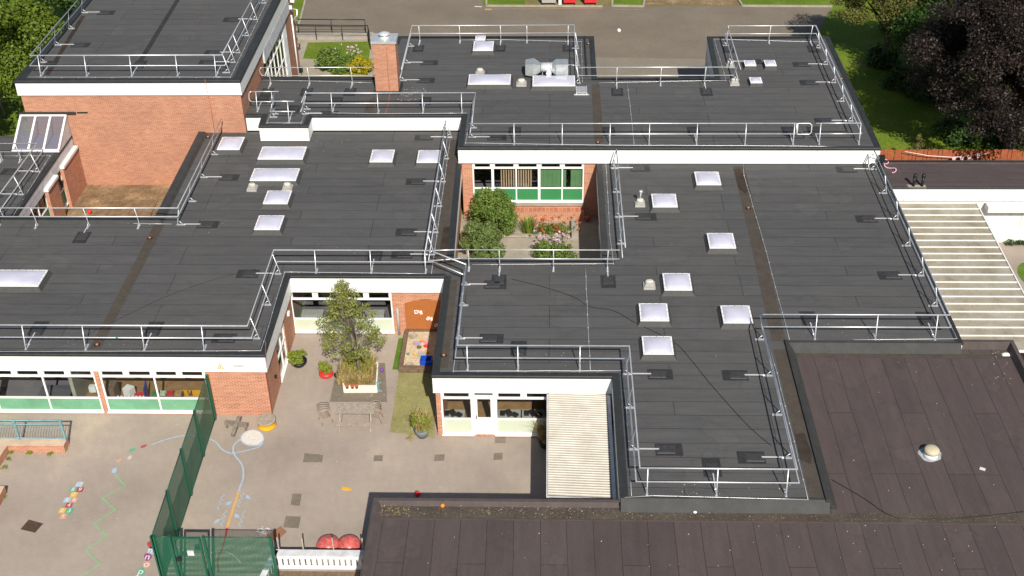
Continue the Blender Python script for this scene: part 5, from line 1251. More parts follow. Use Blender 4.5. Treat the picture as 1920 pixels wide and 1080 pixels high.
# orange board with lettering
def text_mesh(s, size, m, M, name='lettering', parent=None, ext=.012, bold=.012, **kw):
    cu = bpy.data.curves.new('txt', 'FONT'); cu.body = s; cu.size = size; cu.extrude = ext; cu.offset = bold; cu.align_x = 'CENTER'; cu.align_y = 'CENTER'
    o = bpy.data.objects.new('txt', cu); COL.objects.link(o)
    dg = bpy.context.evaluated_depsgraph_get(); me = bpy.data.meshes.new_from_object(o.evaluated_get(dg)); bpy.data.objects.remove(o); bpy.data.curves.remove(cu)
    me.transform(Matrix.Translation(-OFF[parent]) @ M if parent else M); me.materials.clear(); me.materials.append(m); me.name = name
    r = bpy.data.objects.new(name, me); COL.objects.link(r)
    if parent: r.parent = parent; OFF[r] = OFF[parent]
    for k, v in kw.items(): r[k] = v
    return r
bl_, br_, tl_ = WY(763, 622, 45.5), Vector((-4.75, 45.5, .32)), WY(759, 569, 45.5)
t = thing('notice_board', 'orange lattice board with white letters on the courtyard brick wall', 'board', (bl_.x, 45.5, .3))
bx0, bx1, bz0, bz1 = WY(761, 600, 45.5).x, -4.72, .34, tl_.z
mb = MB(); pts = [(bx0, bz0), (bx1, bz0)]+[(bx1+(bx0-bx1)*k/14, bz1+.22*sin(pi*k/14)) for k in range(15)]
n_ = len(pts); mb.v = [Vector((x, 45.525, z)) for x, z in pts]+[Vector((x, 45.47, z)) for x, z in pts]
mb.f = [tuple(range(n_))[::-1], tuple(range(n_, 2*n_))]+[(i, (i+1) % n_, n_+(i+1) % n_, n_+i) for i in range(n_)]; mb.sm = [False]*len(mb.f)
def lattice():
    m, n, l, p = _base('orange_lattice'); g_ = n.new('ShaderNodeNewGeometry'); s = n.new('ShaderNodeSeparateXYZ'); l.new(g_.outputs['Position'], s.inputs[0])
    ck = n.new('ShaderNodeTexBrick'); cb = n.new('ShaderNodeCombineXYZ'); l.new(s.outputs[0], cb.inputs[0]); l.new(s.outputs[2], cb.inputs[1]); l.new(cb.outputs[0], ck.inputs[0])
    ck.inputs['Scale'].default_value = 1; ck.inputs['Brick Width'].default_value = .10; ck.inputs['Row Height'].default_value = .06; ck.inputs['Mortar Size'].default_value = .014
    ck.inputs['Color1'].default_value = (.54, .20, .045, 1); ck.inputs['Color2'].default_value = (.47, .165, .04, 1); ck.inputs['Mortar'].default_value = (.28, .08, .02, 1)
    l.new(ck.outputs[0], p.inputs['Base Color']); p.inputs['Roughness'].default_value = .7; return m
mb.build('board', lattice(), t)
for s_, px, py, rt in (('Dig', 784, 585, -.14), ('dig', 805, 597, -.16), ('dig', 820, 609.5, -.12)):
    q = WY(px, py, 45.45); text_mesh(s_, .27, M_UPVC, Matrix.Translation((q.x, 45.455, q.z)) @ Matrix.Rotation(rt, 4, 'Y') @ Matrix.Rotation(pi/2, 4, 'X'), 'lettering', t, .012, .004)
dp = WY(741, 560, 45.45); MB_ = MB().tube([(dp.x+.05, 45.46, 0), (dp.x+.05, 45.46, 1.55)], .055, 8); one(MB_, 'downpipe', M_CAPG, 'grey pipe beside the courtyard window band', 'pipe')
# courtyard surfaces
struct(MB().sheet([p[:2] for p in R([(747.5, 699), (815, 701), (815, 822), (731, 810)], 0)], .008), 'artificial_turf', M_TURF)
struct(MB().sheet([p[:2] for p in R([(747.5, 634), (758, 634), (752, 694), (735.6, 693)], 0)], .008), 'artificial_turf', M_TURFG)
struct(MB().sheet([p[:2] for p in R([(634, 681), (722, 681), (726, 754), (618, 753.6)], 0)], .008), 'tarmac_patch', M_TPATCH)
for q in ([(571, 850), (606, 853), (604, 867), (568, 867)], [(548, 926), (566, 926), (562, 949), (545, 947)], [(536, 968), (564, 969), (560, 991), (531, 989)], [(702, 854), (718, 854), (717, 865), (700, 865)], [(815, 853), (834, 852), (833, 864), (814, 865)], [(926, 850), (943, 849), (942, 862), (925, 863)], [(928, 820), (948, 819), (948, 831), (928, 831)]):
    struct(MB().sheet([p[:2] for p in R(q, 0)], .012), 'tarmac_patch', M_TPATCH)
q = R([(54, 974.5), (81, 982), (66, 999), (38.5, 992.5)], 0); one(MB().prism([(p.x, p.y) for p in q], 0, .012), 'manhole_cover', mat('rusty_iron', (.085, .05, .035), .7, var=.3, scale=8, fine=.3), 'dark brown square manhole cover on the left playground', 'manhole cover')
struct(MB().sheet([p[:2] for p in R([(-30, 779), (40, 779), (30, 800), (-40, 805)], 0)], .008), 'paving_slabs', M_PAVE)
shrub('tiny weed clump on the tarmac by the turf corner', 770, 823, .14, .12, L_DRY, 1500, .03, 10, .1, seed=50, stems=False, name='weed', cat='weed')
litter_n = 0
mb = MB()
for k in range(170):
    c = W(random.uniform(640, 815), random.uniform(690, 810), 0) if k % 2 else W(random.uniform(100, 980), random.uniform(790, 1030), 0)
    s = .022*random.uniform(.5, 1.5); a = random.uniform(0, pi)
    mb.poly([(c.x+s*cos(a+i*pi/2), c.y+s*sin(a+i*pi/2)*.7, .016+.01*random.random()) for i in range(4)])
mb.build('ground_litter', M_SPECK, kind='stuff', label='pale petals and leaf litter scattered over the tarmac and turf', category='litter')
# picnic bench
c = W(668, 800, 0); t = thing('picnic_bench', 'weathered grey timber picnic bench in the courtyard', 'bench', (c.x, c.y, 0))
bw = 1.62
tt = MB()
for k in range(5): tt.box(c.x-bw/2, c.x+bw/2, c.y+.02+k*.135, c.y+.145+k*.135, .70, .735)
tt.build('table_top', M_TIMBER, t)
for y in (c.y-.36, c.y+.92): MB().box(c.x-bw/2, c.x+bw/2, y-.11, y-.005, .42, .455).box(c.x-bw/2, c.x+bw/2, y+.005, y+.11, .42, .455).build('seat', M_TIMBER, t)
for s in (-1, 1):
    x = c.x+s*(bw/2-.16)
    MB().bar((x, c.y-.30, 0), (x, c.y+.18, .7), .05, .09).build('leg', M_TIMBER, t); MB().bar((x, c.y+.88, 0), (x, c.y+.45, .7), .05, .09).build('leg', M_TIMBER, t)
    MB().bar((x+.05, c.y-.45, .40), (x+.05, c.y+1.0, .40), .05, .09).build('crossbar', M_TIMBER, t)
# wicker chairs
for lab, px, py, rz in (('wicker armchair lying left of the picnic bench', 611, 789, .5), ('wicker armchair against the right end of the picnic bench', 706, 788, 0)):
    c = W(px, py, 0); t = thing('wicker_chair', lab, 'chair', (c.x, c.y, 0)); R_ = Matrix.Rotation(rz, 3, 'Z'); wk = mat('grey_wicker', (.38, .30, .24), .8, var=.3, scale=20, fine=.3)
    f = lambda x, y, z: tuple(c+R_ @ Vector((x, y, z)))
    st_ = MB()
    for k in range(7): st_.tube([f(-.2, -.2+k*.065, .36), f(.2, -.2+k*.065, .36)], .018, 5)
    st_.build('seat', wk, t)
    for zz in (.45, .55, .65, .75): MB().tube([f(.27*cos(a), .05+.27*sin(a)+(zz-.4)*.25, zz) for a in [-.3+k*(pi+.6)/12 for k in range(13)]], .014, 5).build('back_hoop', wk, t)
    for a, b in ((-1, -1), (1, -1), (1, 1), (-1, 1)): MB().tube([f(a*.24, b*.22, 0), f(a*.2, b*.2, .38)], .02, 6).build('leg', wk, t)
# cable drum, beams
c = W(501, 798, 0); t = thing('cable_drum', 'small cable drum table with yellow base at the brick corner', 'drum table', (c.x, c.y, 0))
MB().lathe([(.38, 0), (.40, .05), (.38, .10), (.36, .30), (.38, .31)], (c.x, c.y, 0), 24).build('drum_base', M_YEL, t)
MB().lathe([(.40, .31), (.40, .36), (.38, .37)], (c.x, c.y, 0), 24).build('top', M_TIMBER, t)
M_BEAM = mat('greyed_oak', (.21, .185, .15), .85, var=.3, scale=7, fine=.2); b0, b1 = W(422, 792, .22), W(464, 797, .22); t = thing('balance_beam', 'two old timber beams crossed as a low balance bench by the green fence', 'beam', (b0.x, b0.y, 0))
MB().bar(b0, b1, .17, .16).build('beam', M_BEAM, t); a0, a1 = W(436, 817, .1), W(449, 781, .34); MB().bar(a0, a1, .15, .14).build('beam', M_BEAM, t)
for q in (b0+Vector((.08, 0, 0)), b1-Vector((.08, 0, 0))): MB().bar(q-Vector((0, .12, .21)), q-Vector((0, 0, .06)), .08, .1).build('leg', M_TIMBD, t)
# brown board, red domes
q = R([(526, 986.5), (536.6, 996.5), (517, 1014), (498, 1005)], .05); t = one(MB().prism([(p.x, p.y) for p in q], .01, .05), 'brown_board', mat('brown_ply', (.27, .13, .07), .7, var=.15), 'square brown board lying by the timber railings', 'board')
mb = MB()
for k in range(60):
    c = W(497+random.gauss(0, 7), 996+random.gauss(0, 4), 0); mb.cbox((c.x, c.y, .005), .05*random.random()+.015, .04, .01, random.random()*3)
mb.build('spilt_grit', M_WHITE, kind='stuff', label='white grit spilt on the tarmac beside the brown board', category='grit')
for px, lab in ((615, 'left of two red shallow domes behind the white timber rail'), (654, 'right of two red shallow domes beside the brown roof edge')):
    c = W(px, 1019, .15); one(MB().lathe([(.47, .02), (.46, .08), (.40, .22), (.26, .34), (.10, .40), (.01, .405)], (c.x, c.y, 0), 28), 'red_dome', mat('red_dish', (.50, .105, .095), .35, var=.4, scale=7), lab, 'play dome', 'red play domes')
# ------------------------------------------------------------------ playground markings
def paint(c): return mat('paint_%d_%d_%d' % tuple(int(100*x) for x in c), c, .8, var=.12, scale=7, fine=.15)
PB, PO, PR, PG, PW, PY, PS = paint((.36, .46, .58)), paint((.62, .36, .14)), paint((.42, .06, .07)), paint((.10, .38, .25)), paint((.55, .48, .40)), paint((.66, .42, .10)), paint((.58, .32, .22))
k1 = lambda x, y: (x/3.176, 740+y/3.176)
k2 = lambda x, y: (260+x/3.177, 740+y/3.177)
def line(pts, wd, m, name, kk=k1, z=.016):
    P = R([kk(*p) for p in pts], 0); struct(MB().ribbon([p[:2] for p in P], wd, z), name, m)
def smooth(pts, n=6):
    Q = []
    for i in range(len(pts)-1):
        p0, p1, p2, p3 = [Vector(pts[max(0, min(len(pts)-1, j))]) for j in (i-1, i, i+1, i+2)]
        for k in range(n):
            s = k/n; Q.append(tuple(.5*((2*p1)+(p2-p0)*s+(2*p0-5*p1+4*p2-p3)*s*s+(3*p1-p0-3*p2+p3)*s**3)))
    return Q+[tuple(pts[-1])]
line([(683, 473), (745, 545), (612, 617), (688, 688), (560, 770), (640, 843), (513, 928), (595, 1010), (488, 1080), (440, 1110)], .05, paint((.22, .46, .22)), 'green_zigzag_line')
line(smooth([(903, 300), (1000, 265), (1110, 243), (1180, 245)]), .06, PB, 'blue_path_line')
line(smooth([(340, 246), (420, 265), (460, 285), (500, 330), (545, 350), (570, 348), (640, 335), (710, 315), (740, 290)]), .06, PB, 'blue_path_line', k2)
line(smooth([(605, 268), (570, 300), (563, 335), (575, 365), (610, 410), (623, 450), (622, 500), (605, 550), (597, 578)]), .07, PB, 'blue_path_line', k2, .018)
line([(595, 583), (527, 795)], .11, PO, 'orange_line', k2); line(smooth([(527, 797), (512, 870), (490, 940), (470, 990), (478, 1060)]), .07, PR, 'red_line', k2)
line([(584, 577), (608, 577)], .05, PB, 'blue_bar', k2, .02); line([(516, 797), (538, 798)], .04, PR, 'red_bar', k2, .02)
for (xa_, ya_), (xb_, yb_) in (((505, 595), (468, 685)), ((622, 585), (590, 672)), ((518, 692), (490, 790)), ((630, 692), (597, 790))):
    pts = [(xa_+(xb_-xa_)*i/16+8*sin(i*2*pi/4.6), ya_+(yb_-ya_)*i/16) for i in range(17)]; line(smooth(pts, 3), .03, PB, 'wave_line', k2)
for f_ in ([(515, 662), (522, 642), (556, 636), (545, 656)], [(640, 598), (662, 604), (670, 627), (640, 618)], [(446, 772), (458, 748), (490, 740), (478, 762)], [(570, 708), (596, 716), (603, 738), (575, 734)]):
    struct(MB().sheet([p[:2] for p in R([k2(*p) for p in f_], 0)], .016), 'fish_fin_mark', PB)
for m_, f_ in ((PB, [(664, 468), (668, 446), (690, 434), (697, 445), (694, 466)]), (PS, [(692, 404), (700, 390), (728, 380), (726, 392), (706, 404)]), (PW, [(757, 386), (768, 366), (786, 362), (786, 376), (770, 390)]), (PG, [(765, 342), (775, 325), (802, 316), (805, 328), (790, 341)]), (PR, [(835, 318), (843, 304), (878, 297), (870, 308), (850, 319)])):
    struct(MB().sheet([p[:2] for p in R([k1(*p) for p in f_], 0)], .016), 'footprint_mark', m_)
def flat_text(s, px, py, size, m, z=.022, rz=-.05):
    q = W(px, py, 0); r = text_mesh(s, size, m, Matrix.Translation((q.x, q.y, z)) @ Matrix.Rotation(rz, 4, 'Z'), 'painted_character', None, .0, .003); r['kind'] = 'structure'
PN = paint((.70, .68, .64))
for s_, m_, f_ in (('10', PB, [(462, 520), (500, 520), (485, 551), (443, 551)]), ('8', PG, [(422, 552), (461, 552), (450, 581), (410, 581)]), ('9', PR, [(463, 552), (503, 552), (490, 582), (452, 582)]), ('7', PY, [(427, 583), (468, 583), (452, 612), (412, 612)]),
                   ('5', PB, [(388, 613), (428, 613), (414, 643), (373, 643)]), ('6', PS, [(430, 613), (470, 613), (455, 644), (416, 644)]), ('4', PR, [(398, 646), (437, 646), (425, 674), (385, 674)]), ('2', PY, [(358, 676), (398, 676), (383, 708), (344, 708)]),
                   ('3', PG, [(400, 676), (440, 676), (427, 710), (387, 710)]), ('1', PS, [(365, 711), (405, 711), (390, 742), (350, 742)])):
    P = [k1(*p) for p in f_]; struct(MB().sheet([p[:2] for p in R(P, 0)], .016), 'hopscotch_square', m_)
    flat_text(s_, sum(p[0] for p in P)/4, sum(p[1] for p in P)/4, .27, PN)
def blob(cx, cy, rx, ry, tilt, m, kk=k1, z=.016, name='alphabet_blob', wob=.1):
    pts = []
    for i in range(20):
        a = 2*pi*i/20; r = 1+wob*sin(3*a+cx); x, y = rx*cos(a)*r, ry*sin(a)*r
        pts.append(kk(cx+x*cos(tilt)-y*sin(tilt), cy+x*sin(tilt)+y*cos(tilt)))
    struct(MB().sheet([p[:2] for p in R(pts, 0)], z), name, m)
for s_, cx, cy, m_ in (('', 900, 893, PR), ('m', 906, 930, PB), ('n', 880, 968, paint((.28, .07, .22))), ('o', 874, 1012, PS), ('p', 840, 1055, PG), ('q', 815, 1100, PB)):
    blob(cx, cy, 24, 22, -.6, m_)
    if s_: q = k1(cx, cy); flat_text(s_, q[0], q[1], .42, PN, .022)
blob(678, 261, 72, 50, 0, PB, k2, .0165, 'pond_outline', .03); blob(678, 258, 65, 44, 0, paint((.66, .62, .58)), k2, .0195, 'white_pond', .03)
line(smooth([(430, 942), (500, 935), (560, 955), (610, 1005)]), .04, PN, 'white_arc', k2, .014)

# ------------------------------------------------------------------ green mesh fence and gate
FZ = 2.42
A0 = W(403.8, 787, 0); A1 = Vector((*W(283.6, 1006, FZ).xy, 0))
def fence_run(label, a, b, n, name='mesh_fence', cat='fence', mm=None):
    t = thing(name, label, cat, (a.x, a.y, 0))
    v = Vector((0, 0, 1))
    for k in range(n+1):
        p = a+(b-a)*k/n; MB().box(p.x-.05, p.x+.05, p.y-.05, p.y+.05, 0, FZ+.03).build('post', M_GRN, t)
    for k in range(n):
        p, q = a+(b-a)*k/n, a+(b-a)*(k+1)/n; d = (q-p).normalized()*.04
        mb = MB(); mb.poly([p+d+v*.06, q-d+v*.06, q-d+v*FZ, p+d+v*FZ]); mb.build('mesh_panel', mm or M_MESH, t)
        MB().tube([p+v*FZ, q+v*FZ], .02, 6).build('top_rail', M_GRN, t)
        MB().tube([p+v*.07, q+v*.07], .02, 6).build('bottom_rail', M_GRN, t)
    return t
fence_run('tall green welded mesh fence dividing the playground from the courtyard', A0, A1, 4, mm=M_MESHD)
gy = A1.y; xg = [A1.x, Vector(W(319.8, 1008, FZ)).x, Vector(W(376, 1009, FZ)).x, Vector(W(505.5, 1012, FZ)).x]
fence_run('green mesh fence panel left of the gate', Vector((xg[0]+.06, gy, 0)), Vector((xg[1]-.06, gy, 0)), 1)
fence_run('wide green mesh fence panel right of the gate', Vector((xg[2]+.08, gy, 0)), Vector((xg[3], gy, 0)), 1)
t = thing('mesh_gate', 'green mesh gate with dark lock box at the fence corner', 'gate', (xg[1], gy, 0))
mb = MB(); x0, x1 = xg[1]+.04, xg[2]-.04
mb.box(x0, x0+.07, gy-.04, gy+.04, .05, FZ-.02).box(x1-.07, x1, gy-.04, gy+.04, .05, FZ-.02).box(x0+.07, x1-.07, gy-.035, gy+.035, FZ-.10, FZ-.02).box(x0+.07, x1-.07, gy-.035, gy+.035, .05, .13).build('gate_frame', M_GRN, t)
mb = MB(); mb.poly([(x0+.07, gy, .1), (x1-.07, gy, .1), (x1-.07, gy, FZ-.06), (x0+.07, gy, FZ-.06)]); mb.build('mesh_panel', M_MESH, t)
MB().box(x0-.02, x0+.16, gy-.07, gy+.06, 1.25, 1.42).build('lock_box', M_BLACK, t); MB().box(x0+.42, x0+.66, gy-.03, gy+.02, 1.5, 1.72).build('gate_plate', M_SOIL, t)
# white timber railing
ty = W(600, 1040, .8).y; tx0, tx1 = W(512, 1075, .3).x, xb-.15
t = thing('timber_railing', 'white painted timber slat railing beside the brown roof edge', 'railing', (tx0, ty, 0)); tz = .70
MB().box(tx0, tx1, ty-.02, ty+.28, tz, tz+.06).build('top_board', M_SOIL, t); MB().box(tx0, tx1, ty+.02, ty+.08, tz-.16, tz-.04).build('rail', M_UPVC, t)
MB().box(tx0, tx1, ty-.02, ty+.04, .05, .2).build('rail', M_UPVC, t)
x = tx0+.12
while x < tx1-.1: MB().box(x, x+.145, ty-.03, ty+.0, .2, tz-.06).build('slat', M_UPVC, t); x += .21
MB().bar((tx0+.02, ty+.25, tz+.03), (tx0-.32, ty-1.6, tz+.03), .22, .06).build('side_board', M_SOIL, t)
for k in range(7): MB().box(tx0-.02-k*.045-.015, tx0-.02-k*.045+.015, ty-.15-k*.24-.05, ty-.15-k*.24+.05, .25, tz).build('slat', M_UPVC, t)
MB().box(tx0-.2, tx1, ty-1.6, ty-.1, 0, .03).build('deck', M_TIMBD, t)
for k, px in enumerate((512, 559, 617, 674)):
    p = W(px, 1042, 1.2); one(MB().tube([(p.x, ty+.35, 0), (p.x, ty+.35, 1.3)], .03, 8), 'net_post', M_TIMBER, ['thin post at the left end of the white timber railing', 'second thin post along the white timber railing', 'thin post in front of the left red dome', 'thin post beside the brown roof edge and right red dome'][k], 'post', 'thin posts behind the timber railing')
# low brick wall with teal railing, lower left
w0, w1 = W(8, 846, 0), W(122, 851, 0)
wyy = (w0.y+w1.y)/2
t = thing('brick_planter_wall', 'low L-shaped red brick wall at the left border', 'low wall', (w0.x, wyy, 0))
MB().box(W(11, 848, 0).x-.3, w1.x, wyy, wyy+.5, 0, .38).build('wall', M_BRICKD, t)
MB().prism([(W(18, 848, 0).x, wyy-.003), (W(18, 848, 0).x-.36, wyy-.003), (W(-14, 895, 0).x-.42, W(0, 895, 0).y), (W(-14, 895, 0).x, W(0, 895, 0).y)], 0, .381).build('wall', M_BRICKD, t)
t = thing('teal_railing', 'teal painted metal railing standing on the low brick wall', 'railing', (w0.x, wyy, .38)); ry = wyy+.38; rx0, rx1 = w0.x-2.5, w1.x-.03
for zz, r_ in ((.46, .03), (1.2, .025), (1.42, .035)): MB().tube([(rx0, ry, zz), (rx1, ry, zz)], r_, 8).build('rail', M_TEAL, t)
x = rx0+.05
while x < rx1: MB().tube([(x, ry, .46), (x, ry, 1.2)], .008, 4).build('bar', M_TEAL, t); x += .115
for x in (rx1, rx1-1.95, rx1-3.9): MB().box(x-.035, x+.035, ry-.04, ry+.04, .38, 1.45).build('post', M_TEAL, t)
e = MB(); q0, q1 = W(-20, 935, .3), W(9, 915, .3); e.box(q0.x-.5, q1.x, W(5, 940, .3).y-1.2, W(5, 914, .3).y, 0, .38); one(e, 'brick_pier', M_BRICKD, 'end of another low brick wall at the left border', 'low wall')
for k, (px, py) in enumerate([(22, 849), (55, 851), (95, 852), (124, 845), (16, 862), (8, 878), (8, 925), (5, 935)]):
    shrub(['weed tuft at the inner corner of the low brick wall', 'weed tuft under the middle of the low brick wall', 'small weed near the right part of the brick wall', 'weed at the right end of the brick wall', 'weed along the slanting part of the brick wall, upper', 'weed along the slanting part of the brick wall, lower', 'weed beside the second brick wall, upper', 'weed beside the second brick wall, lower'][k], px, py, .1, .12, L_LIME, 1600, .03, 8, .08, seed=60+k, stems=False, name='weed', cat='weed', group='weeds by the low brick wall')
# ------------------------------------------------------------------ right side: boarded fence, bunting
fy = 60.0; fx0 = W(1655, 290, 1.8).x-.6
t = thing('board_fence', 'orange-brown stained timber board fence behind the right annex', 'fence', (fx0, fy, 0))
x = fx0; k = 0
bd = MB()
while x < 36:
    ln = random.uniform(-.02, .02); hh = 1.82+random.uniform(-.03, .03)
    bd.hexa([(x, fy-.02, .02), (x+.185, fy-.02, .02), (x+.185, fy+.004+.01*(k % 2), .02), (x, fy+.004, .02), (x+ln, fy-.02+.3, hh), (x+.185+ln, fy-.02+.3, hh), (x+.185+ln, fy+.3, hh), (x+ln, fy+.3, hh)]); x += .2; k += 1
bd.build('boards', M_CEDAR, t)
for zz in (.4, 1.4): MB().box(fx0, 36, fy+.25, fy+.3, zz, zz+.08).build('rail', M_CEDAR, t)
t = thing('bunting', 'string of white and red triangular pennants along the board fence', 'bunting', (W(1735, 292, 1.9).x, fy-.1, 1.5))
P = [Vector((W(px, py, 1.6).x, fy-.08, WY(px, py, fy-.08).z)) for px, py in ((1690, 284), (1740, 292), (1790, 295), (1822, 291), (1850, 288))]
MB().tube(P, .018, 5).build('string', M_UPVC, t)
for px, py in ((1789, 296), (1804, 295), (1818, 293), (1835, 290)):
    q = WY(px, py-2, fy-.1); mb = MB(); mb.poly([(q.x-.15, fy-.1, q.z), (q.x+.02, fy-.16, q.z-.34), (q.x+.15, fy-.1, q.z+.02)]); mb.build('pennant', mat('bunting_cloth', (.68, .42, .46), .8, var=.5, scale=14), t)
mb = MB(); c = W(1660, 312, 3.34); pts = [(c.x+.2*sin(a*1.6)+.05*a, c.y+.7-.22*a, 3.36+.05*sin(a*3)) for a in [i*.3 for i in range(22)]]
one(mb.tube(pts, .03, 5), 'ribbon', mat('pink_ribbon', (.66, .36, .48), .7, var=.3, scale=12), 'tangled pink ribbon at the corner of the right annex roof', 'ribbon')
shrub('scraggy plant with dry stems in front of the board fence', 1722, 322, 1.0, 2.3, L_SYC, 600, .05, 26, .25, seed=71)
shrub('leafy green plant low against the left end of the board fence', 1705, 326, .6, 1.5, L_SHRUB, 900, .06, 16, .28, seed=72)
shrub('orange-brown leafed bush at the right border below the canopy', 1945, 705, 1.0, 1.7, leafm('autumn_leaves', (.10, .09, .01), (.36, .13, .02), (.45, .22, .03)), 700, .07, 26, .35, seed=73)
shrub('dark hedge strip at the foot of the white rendered wall', 1905, 458, .7, .22, L_DARK, 1400, .04, 22, .13, seed=74, yy=.25, stems=False, name='hedge', cat='hedge')
c = W(1945, 518, 0); struct(MB().sheet([(c.x+.9*cos(a), c.y+1.3*sin(a)) for a in [i*pi/12 for i in range(24)]], .012), 'green_circle_mark', M_TURFG)
c = W(1643, 290, 3.6); t = thing('rainwater_hopper', 'black rainwater hopper and loose hoses at the right roof corner', 'hopper', (c.x, 55.7, 3.3))
MB().cbox((c.x+.1, 55.72, 3.6), .3, .22, .3).cbox((c.x+.1, 55.72, 3.35), .12, .12, .26).build('hopper', M_BLACK, t)
MB().tube([(c.x+.1, 55.7, 3.4), (c.x-.1, 55.6, 3.9), (c.x-.45, 55.5, 4.1), (c.x-.6, 55.4, 3.5), (c.x-.55, 55.2, 3.33)], .02, 6).build('hose', M_GALV, t)
MB().tube([(c.x+.2, 55.7, 3.5), (c.x-.2, 55.4, 3.8), (c.x-.3, 55.2, 3.33)], .02, 6).build('hose', M_BLACK, t)
c = W(10, 218, 0); one(MB().tube([(c.x, c.y, 0), (c.x-.15, c.y+.1, 1.7)], .06, 8), 'timber_stake', M_TIMBER, 'leaning timber stake on the grass left of the hall', 'stake')
q = W(403, 243, 3.3); t = thing('vent_pole', 'slim grey pole standing on the left roof against the hall wall', 'pole', (q.x, q.y, 3.3)); MB().tube([(q.x, q.y, 3.3), (q.x, q.y, 4.2)], .04, 8).build('pole', M_GALV, t); MB().lathe([(.05, 4.2), (.07, 4.22), (.06, 4.3), (.01, 4.32)], (q.x, q.y, 0), 10).build('cap', M_CAPG, t)
# earth clods in the yard
mb = MB()
for k in range(500):
    x, y = random.uniform(-26, -19.5), random.uniform(50.5, 59.4); s = random.uniform(.02, .07); mb.cbox((x, y, .004), s, s*.7, s*.5, random.random()*3)
mb.build('earth_clods', M_EARTH, kind='stuff', label='loose dry clods and twigs over the enclosed earth yard', category='soil')
q = R([(180, 378), (296, 377), (280, 412), (170, 412)], 0); one(MB().prism([(p.x, p.y) for p in q], 0, .08), 'raised_bed', M_EARTH, 'raised dry earth bed with dark edge in the enclosed yard', 'raised bed')

# ------------------------------------------------------------------ seen through the windows
def chair(label, x, y, rz, m, group):
    t = thing('classroom_chair', label, 'chair', (x, y, .06), group); Rm = Matrix.Rotation(rz, 3, 'Z'); c = Vector((x, y, .06))
    f = lambda a, b, z: c+Rm @ Vector((a, b, z))
    MB().hexa([f(a*.19, b*.19, z) for z in (.32, .36) for a, b in ((-1, -1), (1, -1), (1, 1), (-1, 1))]).build('seat', m, t)
    MB().hexa([f(a*.19, .19+b*.02+(.06 if z > .5 else 0), z) for z in (.40, .70) for a, b in ((-1, -1), (1, -1), (1, 1), (-1, 1))]).build('backrest', m, t)
    for a, b in ((-1, -1), (1, -1), (1, 1), (-1, 1)): MB().tube([f(a*.18, b*.18, 0), f(a*.16, b*.16, .34)], .013, 5).build('leg', M_GALV, t)
def table(label, x, y, sx_, sy_, h, m, group='tables inside the classrooms'):
    t = thing('classroom_table', label, 'table', (x, y, .06), group)
    MB().cbox((x, y, h), sx_, sy_, .04).build('table_top', m, t)
    for a, b in ((-1, -1), (1, -1), (1, 1), (-1, 1)): MB().cbox((x+a*(sx_/2-.06), y+b*(sy_/2-.06), .06), .05, .05, h-.06).build('leg', M_GALV, t)
Mt = mat('beech_top', (.45, .28, .14), .5, var=.1)
q = W(347, 734, .5); chair('yellow plastic chair inside the window left of the green fence', q.x, q.y, pi, M_YEL, 'yellow chairs inside the window')
q = W(372, 734, .5); chair('yellow plastic chair inside the window closest to the green fence', q.x, q.y, pi, M_YEL, 'yellow chairs inside the window')
q = W(352, 746, .5); table('low wooden table in front of the yellow chairs indoors', q.x, q.y-.1, 1.3, .4, .5, Mt)
q = W(318, 738, .8)
for k in range(4): 
    s_ = thing('book_crate', ['book crate stack base indoors, left one', 'book crate indoors, second from the left', 'book crate indoors, third from the left', 'book crate indoors beside the yellow chairs'][k], 'crate', (q.x-.6+k*.33, q.y, .05), 'book crates inside the window')
    MB().cbox((q.x-.6+k*.33, q.y, .05), .3, .4, .75).build('crate', M_TIMBD, s_)
    mb = MB()
    for j in range(6): mb.cbox((q.x-.72+k*.33+j*.045, q.y-.03, .8), .035, .24, .08+.05*random.random())
    mb.build('books', [M_GREENP, M_SAGE, M_REDB, Mt][k], s_)
q = W(245, 744, .55); t = thing('toy_picket_fence', 'little white picket fence inside the window', 'toy fence', (q.x, q.y, .05))
for k in range(8): MB().cbox((q.x-.55+k*.16, q.y, .05), .09, .02, .55).build('picket', M_UPVC, t)
MB().cbox((q.x, q.y+.025, .35), 1.3, .02, .06).build('rail', M_UPVC, t)
q = W(262, 735, .7); one(MB().cbox((q.x, q.y, .06), .5, .35, .5, .3), 'toy_box', M_REDB, 'red toy box indoors beside the blue panel', 'box')
q = W(272, 728, .8); one(MB().cbox((q.x, q.y, .06), .04, .7, .9, .15), 'display_panel', M_BLUE, 'upright blue display panel indoors', 'panel')
q = W(240, 725, .6); one(MB().cbox((q.x, q.y, .06), .38, .35, .5, -.4), 'toy_kitchen', M_WHITE, 'white toy unit indoors behind the picket fence', 'toy')
q = W(215, 730, .6); one(MB().cbox((q.x-.1, q.y, .06), .35, .6, .8), 'bookcase', M_TIMBD, 'brown bookcase indoors at the brick pier', 'bookcase')
q = W(105, 730, .7); table('dark table behind the leftmost dim window', q.x, q.y, 1.4, .7, .62, mat('dark_top', (.10, .10, .12), .5))
q = W(175, 730, .7); one(MB().cbox((q.x, q.y, .6), .3, .2, .3), 'picture_box', M_WHITE, 'white box indoors left of the brick pier', 'box')
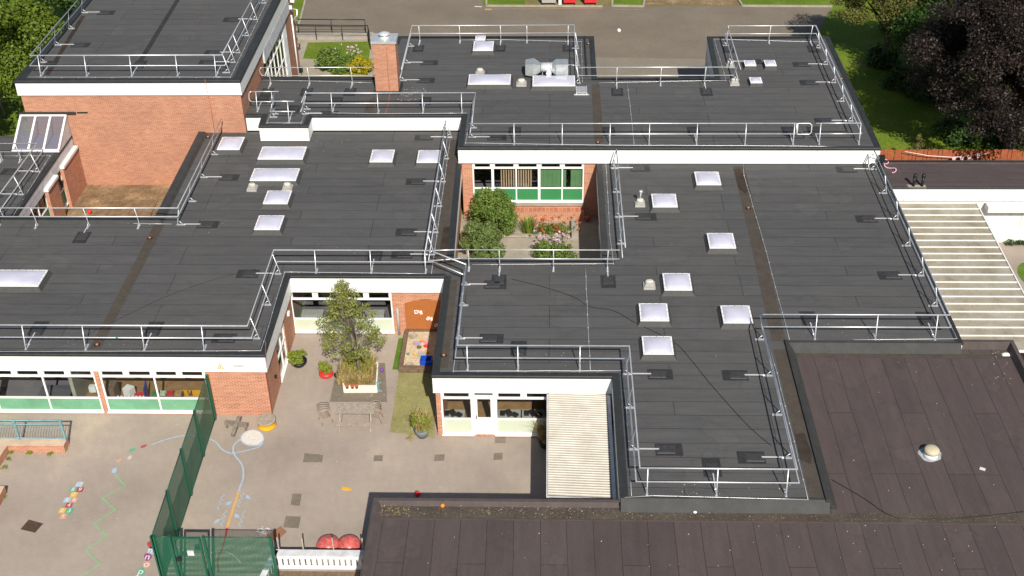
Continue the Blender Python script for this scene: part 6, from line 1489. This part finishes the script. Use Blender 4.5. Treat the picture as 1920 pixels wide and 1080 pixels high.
for k, px in enumerate((850, 955, 1000)):
    q = W(px, 775, .7); table(['pale table behind the window left of the white door', 'pale table with black boxes right of the white door', 'pale table behind the window beside the ribbed canopy'][k], q.x, q.y, .95, .6, .62, M_CAPG)
    for j in range(3): one(MB().cbox((q.x-.28+j*.26, q.y-.05*j, .665), .2, .25, .10+.1*(j % 2), j*.5), 'storage_tray', M_BLACK, '%s black tray on the %s' % (['left', 'middle', 'right'][j], ['table left of the white door', 'table right of the white door', 'table beside the ribbed canopy'][k]), 'tray', 'black trays on the indoor tables')
for k, px in enumerate((585, 640, 700)):
    q = W(px, 592, .7); one(MB().cbox((q.x, q.y+.2, .06), 1.0, .45, .7), 'storage_unit', Mt if k % 2 else M_CAPG, ['pale storage unit behind the left part of the courtyard window', 'wooden storage unit behind the courtyard tree', 'pale storage unit behind the right part of the courtyard window'][k], 'storage unit', 'units behind the courtyard window')

# small fixings the photograph shows
q = WY(413, 688, 39.55); t = thing('warning_sign', 'small yellow triangular warning sign on the long white fascia', 'sign', (q.x, 39.55, q.z)); mb = MB()
mb.poly([(q.x-.16, 39.548, q.z-.1), (q.x+.16, 39.548, q.z-.1), (q.x, 39.548, q.z+.17)]); mb.build('plate', M_YEL, t)
mb = MB(); mb.poly([(q.x-.10, 39.544, q.z-.07), (q.x+.10, 39.544, q.z-.07), (q.x, 39.544, q.z+.11)]); mb.build('inner', M_WHITE, t); MB().box(q.x-.012, q.x+.012, 39.538, 39.542, q.z-.04, q.z+.05).build('mark', M_BLACK, t)
q = WY(447, 686, 39.55); one(MB().box(q.x-.2, q.x+.2, 39.535, 39.55, q.z-.03, q.z+.03), 'name_strip', M_CAPG, 'small faded strip label on the white fascia right of the warning sign', 'label')
q = WY(391, 706, 39.68); one(MB().box(q.x-.05, q.x+.05, 39.63, 39.69, q.z-.08, q.z+.08), 'call_point', M_YEL, 'small yellow box on the brick beside the last window band', 'box')
q = W(220, 632, Z1+.56); one(MB().tube([(g1m[0].x*0+q.x-.05, g1m[0].y, g1m[0].z), (q.x+.05, g1m[0].y, g1m[0].z)], .045, 8), 'green_tape', M_GREENP, 'scrap of green tape on the front left guardrail', 'tape')
q = W(1283, 691, Z1+.5)
